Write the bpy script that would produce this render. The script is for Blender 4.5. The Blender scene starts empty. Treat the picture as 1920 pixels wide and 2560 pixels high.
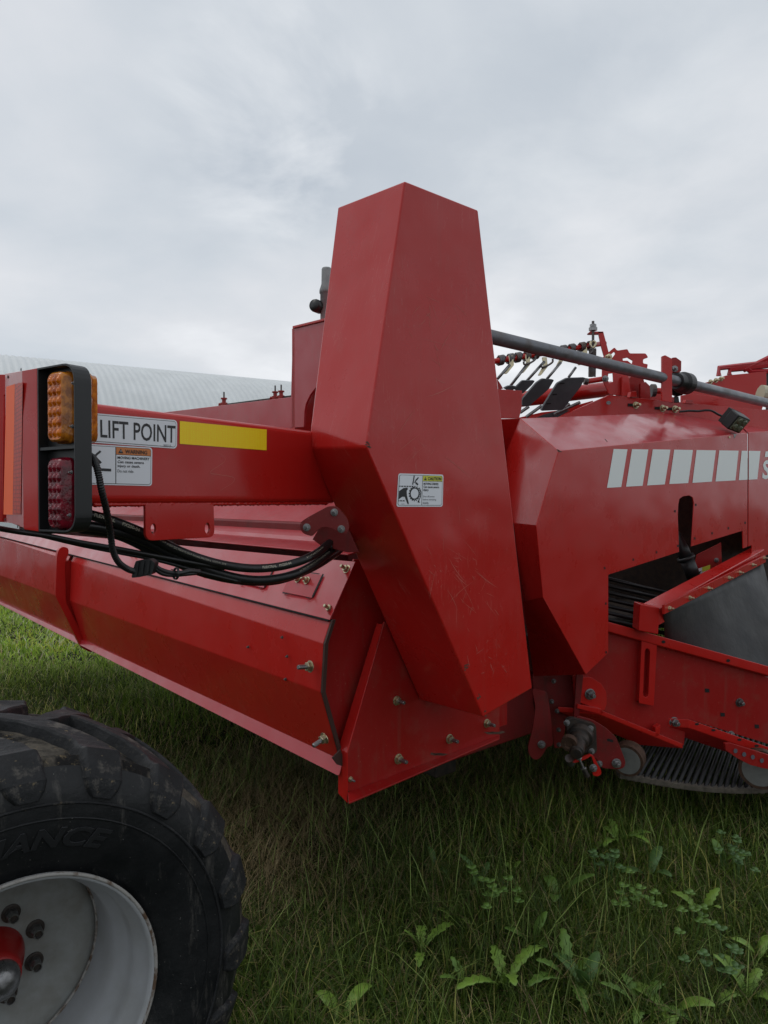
import bpy, bmesh, math, random
import numpy as np
from mathutils import Vector, Matrix
random.seed(7)
rng = np.random.default_rng(11)
sc = bpy.context.scene
COL = sc.collection
EYE = 1.70
F = 1776.0
TILT = math.atan(30 / F)

# ------------------------------------------------------------------ camera
cam_d = bpy.data.cameras.new('camera'); cam = bpy.data.objects.new('camera', cam_d); COL.objects.link(cam)
cam.location = (0, 0, EYE)
cam.rotation_euler = (math.radians(90) - TILT, 0, 0)
cam_d.sensor_fit = 'VERTICAL'; cam_d.sensor_height = 24.0; cam_d.lens = 24.0 * F / 2560
cam_d.clip_start = 0.05; cam_d.clip_end = 2000
sc.camera = cam
sc.render.resolution_x = 768; sc.render.resolution_y = 1024

# ------------------------------------------------------------------ world: overcast sky
w = bpy.data.worlds.new('World'); sc.world = w; w.use_nodes = True
nt = w.node_tree; nt.nodes.clear()
def N(t, ty, **kw):
    n = t.nodes.new(ty)
    for k, v in kw.items(): setattr(n, k, v)
    return n
out = N(nt, 'ShaderNodeOutputWorld')
sky = N(nt, 'ShaderNodeTexSky', sky_type='NISHITA'); sky.sun_disc = False
SUN_EL, SUN_AZ = math.radians(58), math.radians(-85)
sky.sun_elevation = SUN_EL; sky.sun_rotation = SUN_AZ
bg1 = N(nt, 'ShaderNodeBackground'); bg1.inputs[1].default_value = 0.07
nt.links.new(sky.outputs[0], bg1.inputs[0])
tc = N(nt, 'ShaderNodeTexCoord'); sep = N(nt, 'ShaderNodeSeparateXYZ'); nt.links.new(tc.outputs['Generated'], sep.inputs[0])
mx = N(nt, 'ShaderNodeMath', operation='MAXIMUM'); nt.links.new(sep.outputs[2], mx.inputs[0]); mx.inputs[1].default_value = 0.0
ad = N(nt, 'ShaderNodeMath', operation='ADD'); nt.links.new(mx.outputs[0], ad.inputs[0]); ad.inputs[1].default_value = 0.22
dx = N(nt, 'ShaderNodeMath', operation='DIVIDE'); dy = N(nt, 'ShaderNodeMath', operation='DIVIDE')
nt.links.new(sep.outputs[0], dx.inputs[0]); nt.links.new(ad.outputs[0], dx.inputs[1])
nt.links.new(sep.outputs[1], dy.inputs[0]); nt.links.new(ad.outputs[0], dy.inputs[1])
cmb = N(nt, 'ShaderNodeCombineXYZ'); nt.links.new(dx.outputs[0], cmb.inputs[0]); nt.links.new(dy.outputs[0], cmb.inputs[1]); cmb.inputs[2].default_value = 3.3
def wnoise(scale, detail, rough, off, dist=0.0):
    m = N(nt, 'ShaderNodeMapping'); m.inputs['Location'].default_value = off; nt.links.new(cmb.outputs[0], m.inputs[0])
    n = N(nt, 'ShaderNodeTexNoise'); n.inputs['Scale'].default_value = scale; n.inputs['Detail'].default_value = detail
    n.inputs['Roughness'].default_value = rough; n.inputs['Distortion'].default_value = dist
    nt.links.new(m.outputs[0], n.inputs['Vector']); return n
n1 = wnoise(0.9, 7, 0.5, (1.3, 0.4, 0), 0.25)
n2 = wnoise(2.6, 8, 0.55, (4.0, 2.0, 0), 0.3)
mixn = N(nt, 'ShaderNodeMix'); mixn.data_type = 'FLOAT'; mixn.inputs[0].default_value = 0.15
nt.links.new(n1.outputs[0], mixn.inputs[2]); nt.links.new(n2.outputs[0], mixn.inputs[3])
cr = N(nt, 'ShaderNodeValToRGB'); nt.links.new(mixn.outputs[0], cr.inputs[0])
e = cr.color_ramp.elements
e[0].position = 0.30; e[0].color = (0.53, 0.585, 0.65, 1)
e[1].position = 0.72; e[1].color = (1.05, 1.06, 1.08, 1)
m_ = e.new(0.44); m_.color = (0.65, 0.695, 0.745, 1)
m_ = e.new(0.56); m_.color = (0.77, 0.79, 0.825, 1)
def sky_patch(px, py, width, amount, prev):
    d_ = N(nt, 'ShaderNodeVectorMath', operation='DOT_PRODUCT'); a_ = (px - 960) / F; b_ = (1250 - py) / F; L_ = math.sqrt(a_ * a_ + 1 + b_ * b_)
    d_.inputs[1].default_value = (a_ / L_, 1 / L_, b_ / L_); nt.links.new(tc.outputs['Generated'], d_.inputs[0])
    r_ = N(nt, 'ShaderNodeMapRange', interpolation_type='SMOOTHERSTEP'); r_.inputs[1].default_value = math.cos(width); r_.inputs[2].default_value = 1.0; nt.links.new(d_.outputs['Value'], r_.inputs[0])
    m2 = N(nt, 'ShaderNodeMath', operation='MULTIPLY'); nt.links.new(r_.outputs[0], m2.inputs[0]); r3 = N(nt, 'ShaderNodeMapRange'); r3.inputs[1].default_value = .38; r3.inputs[2].default_value = .62; nt.links.new(n2.outputs[0], r3.inputs[0]); nt.links.new(r3.outputs[0], m2.inputs[1])
    m3 = N(nt, 'ShaderNodeMath', operation='MULTIPLY'); nt.links.new(m2.outputs[0], m3.inputs[0]); m3.inputs[1].default_value = amount
    x_ = N(nt, 'ShaderNodeMix'); x_.data_type = 'RGBA'; nt.links.new(m3.outputs[0], x_.inputs[0]); nt.links.new(prev, x_.inputs[6]); x_.inputs[7].default_value = (1.15, 1.15, 1.15, 1); return x_.outputs[2]
skc = sky_patch(690, 310, .19, .48, cr.outputs[0]); skc = sky_patch(1420, 480, .35, .16, skc)
bg2 = N(nt, 'ShaderNodeBackground'); nt.links.new(skc, bg2.inputs[0]); bg2.inputs[1].default_value = 1.03
mxs = N(nt, 'ShaderNodeMixShader'); mxs.inputs[0].default_value = 0.90
nt.links.new(bg1.outputs[0], mxs.inputs[1]); nt.links.new(bg2.outputs[0], mxs.inputs[2]); nt.links.new(mxs.outputs[0], out.inputs[0])

sun_d = bpy.data.lights.new('sun', 'SUN'); sun_d.energy = 0.5; sun_d.angle = math.radians(25); sun_d.color = (1, 0.97, 0.93)
sun = bpy.data.objects.new('sun', sun_d); COL.objects.link(sun)
sd = Vector((math.sin(SUN_AZ) * math.cos(SUN_EL), math.cos(SUN_AZ) * math.cos(SUN_EL), math.sin(SUN_EL)))
sun.rotation_euler = sd.to_track_quat('Z', 'Y').to_euler()
vs = sc.view_settings
vs.view_transform = 'Standard'; vs.look = 'None'; vs.exposure = 0.0; vs.gamma = 1.0; vs.use_curve_mapping = False

# ------------------------------------------------------------------ geometry helpers
# The site was surveyed from the photograph: a sight line meets a plane of the machine.
V3 = Vector
VD = V3((0.758, 0.653, 0)).normalized()      # along the machine (to the front)
UD = V3((-0.653, 0.758, 0)).normalized()     # across the machine
BE = V3((0.549, 0.836, 0)).normalized()      # along the lift beam
BL = V3((-0.836, 0.549, 0)).normalized()     # across the lift beam
ZZ = V3((0, 0, 1))
def ray(px, py):
    a = (px - 960) / F; b = -(py - 1280) / F
    c, s = math.cos(TILT), math.sin(TILT)
    return V3((a, c + b * s, b * c - s))
def at(px, py, depth):
    r = ray(px, py); return V3((0, 0, EYE)) + r * (depth / r.y)
def pl(point, normal): return (V3(point), V3(normal).normalized())
def hit(px, py, plane):
    o, n = plane; r = ray(px, py); t = (o - V3((0, 0, EYE))).dot(n) / r.dot(n)
    return V3((0, 0, EYE)) + r * t
def up(c): return pl(UD * c, UD)
def vp(c): return pl(VD * c, VD)
def dp(d, slope=0.0, x0=0.0): return pl((x0, d, 0), (-slope, 1, 0))
def along(P, D, px):
    k = (px - 960) / F; t = (k * P.y - P.x) / (D.x - k * D.y); return P + D * t
def sc_(s, ox, oy): return lambda pts: [(ox + x * s, oy + y * s) for x, y in pts]
R1 = sc_(.5425, 0, 860); R2 = sc_(.42194, 700, 420); R3 = sc_(.434, 1200, 780); R4 = sc_(.434, 1200, 1300)
R5 = sc_(.42194, 700, 1300); R6 = sc_(.42194, 0, 1700); R7 = sc_(.7354, 700, 1900); R8 = sc_(.5425, 0, 1300)
L1 = sc_(.21707, 0, 880); L2_ = sc_(.217, 1220, 780); L3 = sc_(.217, 1560, 840); L4 = sc_(.20494, 1300, 1680)
C5 = sc_(.1085, 960, 1160); S7 = sc_(.14467, 220, 1000)

HPOS = V3((1.2, 3.6, 0))
def tag(o, label=None, cat=None, group=None, kind=None):
    if label: o['label'] = label
    if cat: o['category'] = cat
    if group: o['group'] = group
    if kind: o['kind'] = kind
    return o
def link(o, parent=None):
    COL.objects.link(o)
    if parent is not None:
        o.parent = parent
        if parent.type == 'EMPTY': o.matrix_parent_inverse = Matrix.Translation(-parent.location)
    return o
def fin(o, bevel=0, seg=2, smooth=True):
    if bevel:
        b = o.modifiers.new('b', 'BEVEL'); b.width = bevel; b.segments = seg; b.limit_method = 'ANGLE'; b.angle_limit = math.radians(9)
        for p in o.data.polygons: p.use_smooth = True
        n = o.modifiers.new('w', 'WEIGHTED_NORMAL'); n.keep_sharp = True
    elif smooth == 'all':
        for p in o.data.polygons: p.use_smooth = True
    return o
class MB:
    def __init__(s): s.v = []; s.f = []; s.m = []
    def add(s, vs_, fs, mi=0):
        b = len(s.v); s.v += [tuple(x) for x in vs_]; s.f += [tuple(i + b for i in f) for f in fs]; s.m += [mi] * len(fs); return s
    def prism(s, pts, n, th, mi=0):
        k = len(pts); a = [V3(p) for p in pts]; b = [p + n * th for p in a]
        nn = V3((0, 0, 0))
        for i in range(k): nn += a[i].cross(a[(i + 1) % k])
        fs = [list(range(k)), list(range(2 * k - 1, k - 1, -1))] + [((i + 1) % k, i, k + i, k + (i + 1) % k) for i in range(k)]
        if nn.dot(n) > 0: fs = [tuple(reversed(f)) for f in fs]
        return s.add(a + b, fs, mi)
    def box(s, o, ax, ay, az, mi=0):
        o, ax, ay, az = V3(o), V3(ax), V3(ay), V3(az)
        return s.prism([o, o + ax, o + ax + ay, o + ay], az.normalized(), az.length, mi) if abs(az.normalized().dot(ax.cross(ay).normalized())) > .999 else \
            s.add([o, o + ax, o + ax + ay, o + ay, o + az, o + ax + az, o + ax + ay + az, o + ay + az],
                  [(0, 3, 2, 1), (4, 5, 6, 7), (0, 1, 5, 4), (1, 2, 6, 5), (2, 3, 7, 6), (3, 0, 4, 7)], mi)
    def tube(s, path, r, seg=10, mi=0, cap=True):
        path = [V3(p) for p in path]; n = len(path); rs = r if isinstance(r, (list, tuple)) else [r] * n
        vs_ = []; up_ = None
        for i, p in enumerate(path):
            t = (path[min(i + 1, n - 1)] - path[max(i - 1, 0)]).normalized()
            if up_ is None: up_ = t.orthogonal().normalized()
            up_ = (up_ - t * up_.dot(t)).normalized(); sd_ = t.cross(up_)
            for k in range(seg):
                a = 2 * math.pi * k / seg; vs_.append(p + (up_ * math.cos(a) + sd_ * math.sin(a)) * rs[i])
        fs = [(i * seg + k, i * seg + (k + 1) % seg, (i + 1) * seg + (k + 1) % seg, (i + 1) * seg + k) for i in range(n - 1) for k in range(seg)]
        if cap: fs += [tuple(range(seg - 1, -1, -1)), tuple((n - 1) * seg + k for k in range(seg))]
        return s.add(vs_, fs, mi)
    def lathe(s, prof, o, ax, seg=32, mi=0, a0=0.0, a1=2 * math.pi):
        o = V3(o); ax = V3(ax).normalized(); x = ax.orthogonal().normalized(); y = ax.cross(x); full = abs(a1 - a0 - 2 * math.pi) < 1e-6
        ns = seg if full else seg + 1
        vs_ = [o + ax * h + (x * math.cos(a0 + (a1 - a0) * k / seg) + y * math.sin(a0 + (a1 - a0) * k / seg)) * r for h, r in prof for k in range(ns)]
        fs = []
        for i in range(len(prof) - 1):
            for k in range(seg if full else seg):
                k2 = (k + 1) % ns; fs.append((i * ns + k, i * ns + k2, (i + 1) * ns + k2, (i + 1) * ns + k))
        return s.add(vs_, fs, mi)
    def build(s, name, mats, parent=None, bevel=0, seg=2, smooth=False, label=None, kind=None):
        me = bpy.data.meshes.new(name); me.from_pydata(s.v, [], s.f)
        mats = mats if isinstance(mats, (list, tuple)) else [mats]
        for m in mats: me.materials.append(m)
        for p, mi in zip(me.polygons, s.m): p.material_index = mi
        me.validate(); me.update()
        if bevel and len(s.f) > 4:
            bm = bmesh.new(); bm.from_mesh(me); bmesh.ops.recalc_face_normals(bm, faces=bm.faces); bm.to_mesh(me); bm.free()
        o = bpy.data.objects.new(name, me); link(o, parent); fin(o, bevel, seg, smooth)
        if label: o['label'] = label
        if kind: o['kind'] = kind
        return o
def spline(pts, n=8):
    P = [V3(p) for p in pts]; P = [P[0] * 2 - P[1]] + P + [P[-1] * 2 - P[-2]]; r = []
    for i in range(1, len(P) - 2):
        for k in range(n):
            t = k / n; a, b, c, d = P[i - 1], P[i], P[i + 1], P[i + 2]
            r.append(0.5 * ((2 * b) + (c - a) * t + (2 * a - 5 * b + 4 * c - d) * t * t + (3 * b - a - 3 * c + d) * t ** 3))
    r.append(P[-2]); return r
def rounded(pts, r, seg=4, only=None):
    pts = [V3(p) for p in pts]; n = len(pts); o = []
    for i in range(n):
        if only is not None and i not in only: o.append(pts[i]); continue
        a, b, c = pts[i - 1], pts[i], pts[(i + 1) % n]
        d1 = (a - b); d2 = (c - b); k = min(r, d1.length * .45, d2.length * .45)
        p1 = b + d1.normalized() * k; p2 = b + d2.normalized() * k
        for j in range(seg + 1):
            t = j / seg; o.append(p1 * (1 - t) ** 2 + b * 2 * t * (1 - t) + p2 * t * t)
    return o
def sheet(name, px, plane, mat, parent, th=.006, bevel=.0015, r=0, only=None, label=None, n=None):
    """a plate: outline sighted on a plane of the machine, given a real thickness away from it"""
    pts = [hit(x, y, plane) for x, y in px]
    if r: pts = rounded(pts, r, only=only)
    nn = V3(n) if n else plane[1] * (1 if plane[1].dot(pts[0] - V3((0, 0, EYE))) > 0 else -1)
    return MB().prism(pts, nn, th).build(name, mat, parent, bevel=bevel, label=label)
def facets(name, verts, faces, mat, parent, bevel=.004, seg=3, th=0, label=None):
    m = MB().add(verts, faces); o = m.build(name, mat, parent, label=label)
    bm = bmesh.new(); bm.from_mesh(o.data); bmesh.ops.recalc_face_normals(bm, faces=bm.faces); bm.to_mesh(o.data); bm.free()
    if th:
        s_ = o.modifiers.new('s', 'SOLIDIFY'); s_.thickness = th; s_.offset = 0
    return fin(o, bevel, seg)

# ------------------------------------------------------------------ materials
def material(name, base, rough=.5, metal=0, coat=0, spec=.5, coat_r=.1):
    m = bpy.data.materials.new(name); m.use_nodes = True; b = m.node_tree.nodes['Principled BSDF']
    b.inputs['Base Color'].default_value = (*base, 1); b.inputs['Roughness'].default_value = rough; b.inputs['Metallic'].default_value = metal
    b.inputs['Coat Weight'].default_value = coat; b.inputs['Coat Roughness'].default_value = coat_r; b.inputs['Specular IOR Level'].default_value = spec
    return m
def noise(t, scale, detail=4, rough=.55, stretch=None, rot=None, coord='Object', dist=0):
    c = N(t, 'ShaderNodeTexCoord'); mp = N(t, 'ShaderNodeMapping'); t.links.new(c.outputs[coord], mp.inputs[0])
    if stretch: mp.inputs['Scale'].default_value = stretch
    if rot: mp.inputs['Rotation'].default_value = rot
    n = N(t, 'ShaderNodeTexNoise'); n.inputs['Scale'].default_value = scale; n.inputs['Detail'].default_value = detail; n.inputs['Roughness'].default_value = rough
    n.inputs['Distortion'].default_value = dist
    t.links.new(mp.outputs[0], n.inputs['Vector']); return n.outputs[0]
def ramp(t, src, stops):
    r = N(t, 'ShaderNodeValToRGB'); t.links.new(src, r.inputs[0]); el = r.color_ramp.elements
    while len(el) < len(stops): el.new(.5)
    for x, (p, c) in zip(el, stops): x.position = p; x.color = (c, c, c, 1) if isinstance(c, (int, float)) else (*c, 1)
    return r.outputs[0]
def mixc(t, fac, a, b, mode='MIX'):
    m = N(t, 'ShaderNodeMix'); m.data_type = 'RGBA'; m.blend_type = mode
    for i, v in ((0, fac), (6, a), (7, b)):
        if isinstance(v, (int, float)): m.inputs[i].default_value = v
        elif isinstance(v, tuple): m.inputs[i].default_value = (*v, 1)
        else: t.links.new(v, m.inputs[i])
    return m.outputs[2]
def bump(t, src, dist, strength=1.0, prev=None):
    b = N(t, 'ShaderNodeBump'); b.inputs['Distance'].default_value = dist; b.inputs['Strength'].default_value = strength
    t.links.new(src, b.inputs['Height'])
    if prev: t.links.new(prev, b.inputs['Normal'])
    return b.outputs[0]
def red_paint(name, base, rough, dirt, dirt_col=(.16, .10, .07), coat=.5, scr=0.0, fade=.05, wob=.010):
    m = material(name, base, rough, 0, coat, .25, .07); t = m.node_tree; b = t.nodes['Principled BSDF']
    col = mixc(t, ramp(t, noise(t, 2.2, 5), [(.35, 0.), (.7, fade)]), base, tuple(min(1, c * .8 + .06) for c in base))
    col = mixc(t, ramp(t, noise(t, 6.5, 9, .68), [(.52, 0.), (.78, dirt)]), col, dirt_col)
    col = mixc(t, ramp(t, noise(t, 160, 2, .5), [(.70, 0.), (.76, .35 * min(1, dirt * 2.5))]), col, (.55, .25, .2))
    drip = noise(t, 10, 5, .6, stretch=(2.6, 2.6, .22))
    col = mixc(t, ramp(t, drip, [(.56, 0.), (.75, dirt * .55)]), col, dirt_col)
    if scr:
        for k, rt in enumerate(((.3, .2, .6), (1.0, .5, 2.1), (.1, .9, 1.3))):
            s_ = noise(t, 3.2, 3, .5, stretch=(1, 22, 1), rot=rt, dist=.5)
            pk = ramp(t, s_, [(.497, 0.), (.5, scr), (.503, 0.)])
            gate = ramp(t, noise(t, 2.3 + k, 2), [(.52, 0.), (.62, 1.)])
            col = mixc(t, mixc(t, 1.0, pk, gate, 'MULTIPLY'), col, (.6, .25, .22))
    t.links.new(col, b.inputs['Base Color'])
    rg = ramp(t, noise(t, 5, 6, .6), [(.3, max(.05, rough - .1)), (.75, min(1, rough + .17))]); t.links.new(rg, b.inputs['Roughness'])
    cw = ramp(t, noise(t, 4, 6, .65), [(.35, coat), (.7, coat * .45)]); t.links.new(cw, b.inputs['Coat Weight'])
    nb = bump(t, noise(t, 2.3, 2, .4), wob); nb = bump(t, noise(t, 420, 2), .0003, .35, nb)
    t.links.new(nb, b.inputs['Normal']); t.links.new(nb, b.inputs['Coat Normal'])
    return m
RED = (.47, .012, .009)
M = {}
M['red'] = red_paint('red_paint', RED, .30, .10)
M['red_scr'] = red_paint('scratched_red_paint', RED, .30, .12, scr=.45, wob=.02)
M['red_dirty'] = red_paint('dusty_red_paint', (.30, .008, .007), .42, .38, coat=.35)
M['red_pale'] = red_paint('weathered_red_paint', (.42, .014, .022), .36, .22, coat=.9, fade=.14)
M['red_grimy_shade'] = red_paint('grimy_shaded_red_paint', (.17, .010, .010), .5, .8, coat=.2, dirt_col=(.035, .024, .018))  # base red darkened to put shade into the colour, grime noise over it
M['black_pl'] = material('black_plastic', (.012, .013, .014), .42)
M['dark'] = material('dark_cavity', (.006, .005, .005), .8)
M['gap'] = material('brown_gasket', (.05, .02, .014), .7)
def simple(name, base, rough, metal=0, nscale=20, amp=.35, bmp=.001, coat=0, c2=None, lo=.35, hi=.7):
    m = material(name, base, rough, metal, coat); t = m.node_tree; b = t.nodes['Principled BSDF']
    c2 = c2 or tuple(c * (1 - amp) for c in base)
    t.links.new(mixc(t, ramp(t, noise(t, nscale, 7, .62), [(lo, 0.), (hi, 1.)]), base, c2), b.inputs['Base Color'])
    t.links.new(bump(t, noise(t, nscale * 3, 5), bmp), b.inputs['Normal'])
    t.links.new(ramp(t, noise(t, nscale * .7, 4), [(.3, max(.05, rough - .12)), (.7, min(1, rough + .15))]), b.inputs['Roughness'])
    return m
M['zinc'] = simple('yellow_zinc', (.62, .52, .30), .30, .9, 90, .5, .0003, c2=(.42, .40, .34))
M['steel'] = simple('galvanised_steel', (.30, .30, .30), .34, .85, 60, .5, .0004)
M['steel_d'] = simple('dark_steel', (.11, .115, .125), .42, .55, 22, .5, .0006, c2=(.10, .07, .05))
M['pipe'] = simple('weathered_pipe_steel', (.19, .20, .22), .40, .4, 14, .5, .0006, c2=(.12, .10, .085), lo=.45, hi=.85)
M['exhaust'] = simple('exhaust_grey', (.27, .28, .28), .6, 0, 25, .3)
M['rubber'] = simple('rubber_sheet', (.022, .023, .025), .6, 0, 5, .3, .004, c2=(.036, .035, .034))
M['paddle'] = simple('grey_rubber_paddle', (.07, .076, .084), .5, 0, 14, .3, .001)
M['hose'] = simple('black_hose', (.012, .012, .013), .38, 0, 30, .3, .0004)
M['black_iron'] = simple('black_greasy_iron', (.02, .019, .018), .5, .3, 30, .5, .001, c2=(.06, .04, .028))
M['rust'] = simple('rusty_hub_iron', (.10, .055, .035), .7, .4, 40, .6, .001)
M['whitedisc'] = simple('white_roller_disc', (.16, .165, .155), .6, 0, 20, .3, .0005)
M['web'] = simple('conveyor_rod_steel', (.018, .018, .019), .38, .5, 20, .5, .0006)
M['webend'] = simple('dusty_belt_edge', (.10, .085, .065), .85, 0, 40, .5, .001)
M['rim'] = simple('white_wheel_paint', (.37, .385, .40), .40, 0, 7, .2, .0006, coat=.2, c2=(.28, .285, .275), lo=.4, hi=.8)
M['disc'] = simple('dusty_wheel_disc', (.24, .25, .24), .6, 0, 16, .3, .0006, c2=(.17, .165, .145))
M['rimrust'] = simple('rusty_rim_edge', (.30, .29, .27), .7, 0, 30, .5, .0008, c2=(.10, .06, .035), lo=.48, hi=.60)
M['white'] = material('white_vinyl', (.76, .78, .82), .35)
M['stripe'] = material('stripe_vinyl', (.80, .84, .82), .4)
M['ink'] = material('black_print', (.012, .012, .014), .4)
M['ink_grey'] = material('grey_print', (.10, .10, .12), .5)
M['lab_or'] = material('orange_label_print', (.62, .20, .05), .4)
M['lab_ye'] = material('yellow_label_print', (.62, .62, .06), .4)
M['hose_ink'] = material('hose_print', (.40, .38, .30), .6)
M['scuff'] = material('paint_scuff', (.55, .17, .13), .6)
M['chip'] = material('chip_rust', (.09, .045, .03), .8)
def reflective(name, a, b_, scale):
    m = material(name, a, .45, 0, .0); t = m.node_tree; b = t.nodes['Principled BSDF']
    c = N(t, 'ShaderNodeTexCoord'); v = N(t, 'ShaderNodeTexVoronoi'); v.inputs['Scale'].default_value = scale; v.distance = 'CHEBYCHEV'; v.inputs['Randomness'].default_value = .15
    t.links.new(c.outputs['Object'], v.inputs['Vector'])
    col = mixc(t, ramp(t, v.outputs['Distance'], [(.25, 0.), (.6, 1.)]), a, b_)
    col = mixc(t, ramp(t, noise(t, 40, 4), [(.5, 0.), (.8, .35)]), col, b_)
    t.links.new(col, b.inputs['Base Color']); return m
M['yel_ref'] = reflective('yellow_reflective_tape', (1, .74, .01), (1, .62, .0), 170)
M['fluo'] = material('fluorescent_orange', (1.0, .14, .03), .6)
M['redref'] = reflective('red_reflective_tape', (.70, .04, .008), (.13, .005, .005), 110)
def lens(name, a, b_):
    m = material(name, a, .16, 0, .25, .35); b = m.node_tree.nodes['Principled BSDF']; b.inputs['Transmission Weight'].default_value = .08
    t = m.node_tree; t.links.new(mixc(t, ramp(t, noise(t, 60, 3), [(.4, 0.), (.6, 1.)]), a, b_), b.inputs['Base Color'])
    t.links.new(bump(t, noise(t, 120, 2), .001), b.inputs['Normal']); b.inputs['Coat Roughness'].default_value = .03; return m
M['amber'] = lens('amber_lens', (.80, .20, .002), (.42, .075, .001))
M['amber_d'] = lens('amber_lens_side', (.70, .24, .02), (.35, .10, .01))  # less saturated amber for the lamp sides
M['redlens'] = lens('red_lens', (.24, .006, .022), (.11, .004, .012))
M['glass'] = lens('lamp_glass', (.18, .19, .13), (.10, .11, .07))
M['shed'] = simple('white_shed_steel', (.66, .69, .69), .5, 0, 1.2, .12, .002)

# tyre rubber with dried mud
m = material('muddy_tyre_rubber', (.02, .021, .023), .6); t = m.node_tree; b = t.nodes['Principled BSDF']
c0 = mixc(t, ramp(t, noise(t, 9, 6, .6), [(.35, 0.), (.7, 1.)]), (.010, .011, .012), (.024, .025, .027))
c1 = mixc(t, ramp(t, noise(t, 5.5, 9, .72), [(.57, 0.), (.66, .75)]), c0, (.15, .135, .115))
c1 = mixc(t, ramp(t, noise(t, 55, 4, .7), [(.64, 0.), (.72, .8)]), c1, (.20, .155, .09))
t.links.new(c1, b.inputs['Base Color']); t.links.new(bump(t, noise(t, 35, 8, .7), .006), b.inputs['Normal'])
t.links.new(ramp(t, noise(t, 6, 4), [(.3, .38), (.7, .8)]), b.inputs['Roughness']); M['tyre_mud'] = m
m = material('mud_packed_grooves', (.02, .021, .023), .85); t = m.node_tree; b = t.nodes['Principled BSDF']
c1 = mixc(t, ramp(t, noise(t, 7, 9, .7), [(.44, 0.), (.56, .9)]), (.010, .010, .010), (.13, .115, .092))
c1 = mixc(t, ramp(t, noise(t, 70, 4, .7), [(.60, 0.), (.70, .8)]), c1, (.26, .20, .11))
t.links.new(c1, b.inputs['Base Color']); t.links.new(bump(t, noise(t, 28, 9, .75), .012), b.inputs['Normal']); b.inputs['Specular IOR Level'].default_value = .2; M['tyre_pack'] = m
m = material('tyre_sidewall_rubber', (.014, .015, .017), .5); t = m.node_tree; b = t.nodes['Principled BSDF']
c0 = mixc(t, ramp(t, noise(t, 6, 7, .65), [(.4, 0.), (.75, 1.)]), (.007, .008, .009), (.020, .021, .022))
c0 = mixc(t, ramp(t, noise(t, 22, 8, .75, stretch=(1, 1, .18)), [(.55, 0.), (.70, .6)]), c0, (.12, .112, .10))
c0 = mixc(t, ramp(t, noise(t, 130, 2, .5), [(.73, 0.), (.76, .7)]), c0, (.25, .24, .22))
t.links.new(c0, b.inputs['Base Color']); t.links.new(bump(t, noise(t, 70, 5, .6), .0015), b.inputs['Normal'])
t.links.new(ramp(t, noise(t, 8, 4), [(.3, .36), (.7, .62)]), b.inputs['Roughness']); M['tyre'] = m

M['tyre'].node_tree.nodes['Principled BSDF'].inputs['Specular IOR Level'].default_value = .3; M['tyre_mud'].node_tree.nodes['Principled BSDF'].inputs['Specular IOR Level'].default_value = .3
# ------------------------------------------------------------------ text as thin print
_tc = {}
def text_mesh(s_, bold=0.0):
    key = (s_, bold)
    if key in _tc: return _tc[key]
    cu = bpy.data.curves.new('t', 'FONT'); cu.body = s_; cu.size = 1; cu.offset = bold; cu.resolution_u = 3; cu.fill_mode = 'FRONT' if hasattr(cu, 'fill_mode') else cu.fill_mode
    o = bpy.data.objects.new('t', cu); COL.objects.link(o); bpy.context.view_layer.update()
    me = bpy.data.meshes.new_from_object(o.evaluated_get(bpy.context.evaluated_depsgraph_get()))
    vs_ = [(v.co.x, v.co.y) for v in me.vertices]; fs = [tuple(p.vertices) for p in me.polygons]
    bpy.data.objects.remove(o); bpy.data.curves.remove(cu); bpy.data.meshes.remove(me)
    x0 = min(v[0] for v in vs_); x1 = max(v[0] for v in vs_); y0 = min(v[1] for v in vs_); y1 = max(v[1] for v in vs_)
    r = ([((x - x0) / (x1 - x0), (y - y0) / (y1 - y0)) for x, y in vs_], fs, (x1 - x0) / (y1 - y0)); _tc[key] = r; return r
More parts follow.
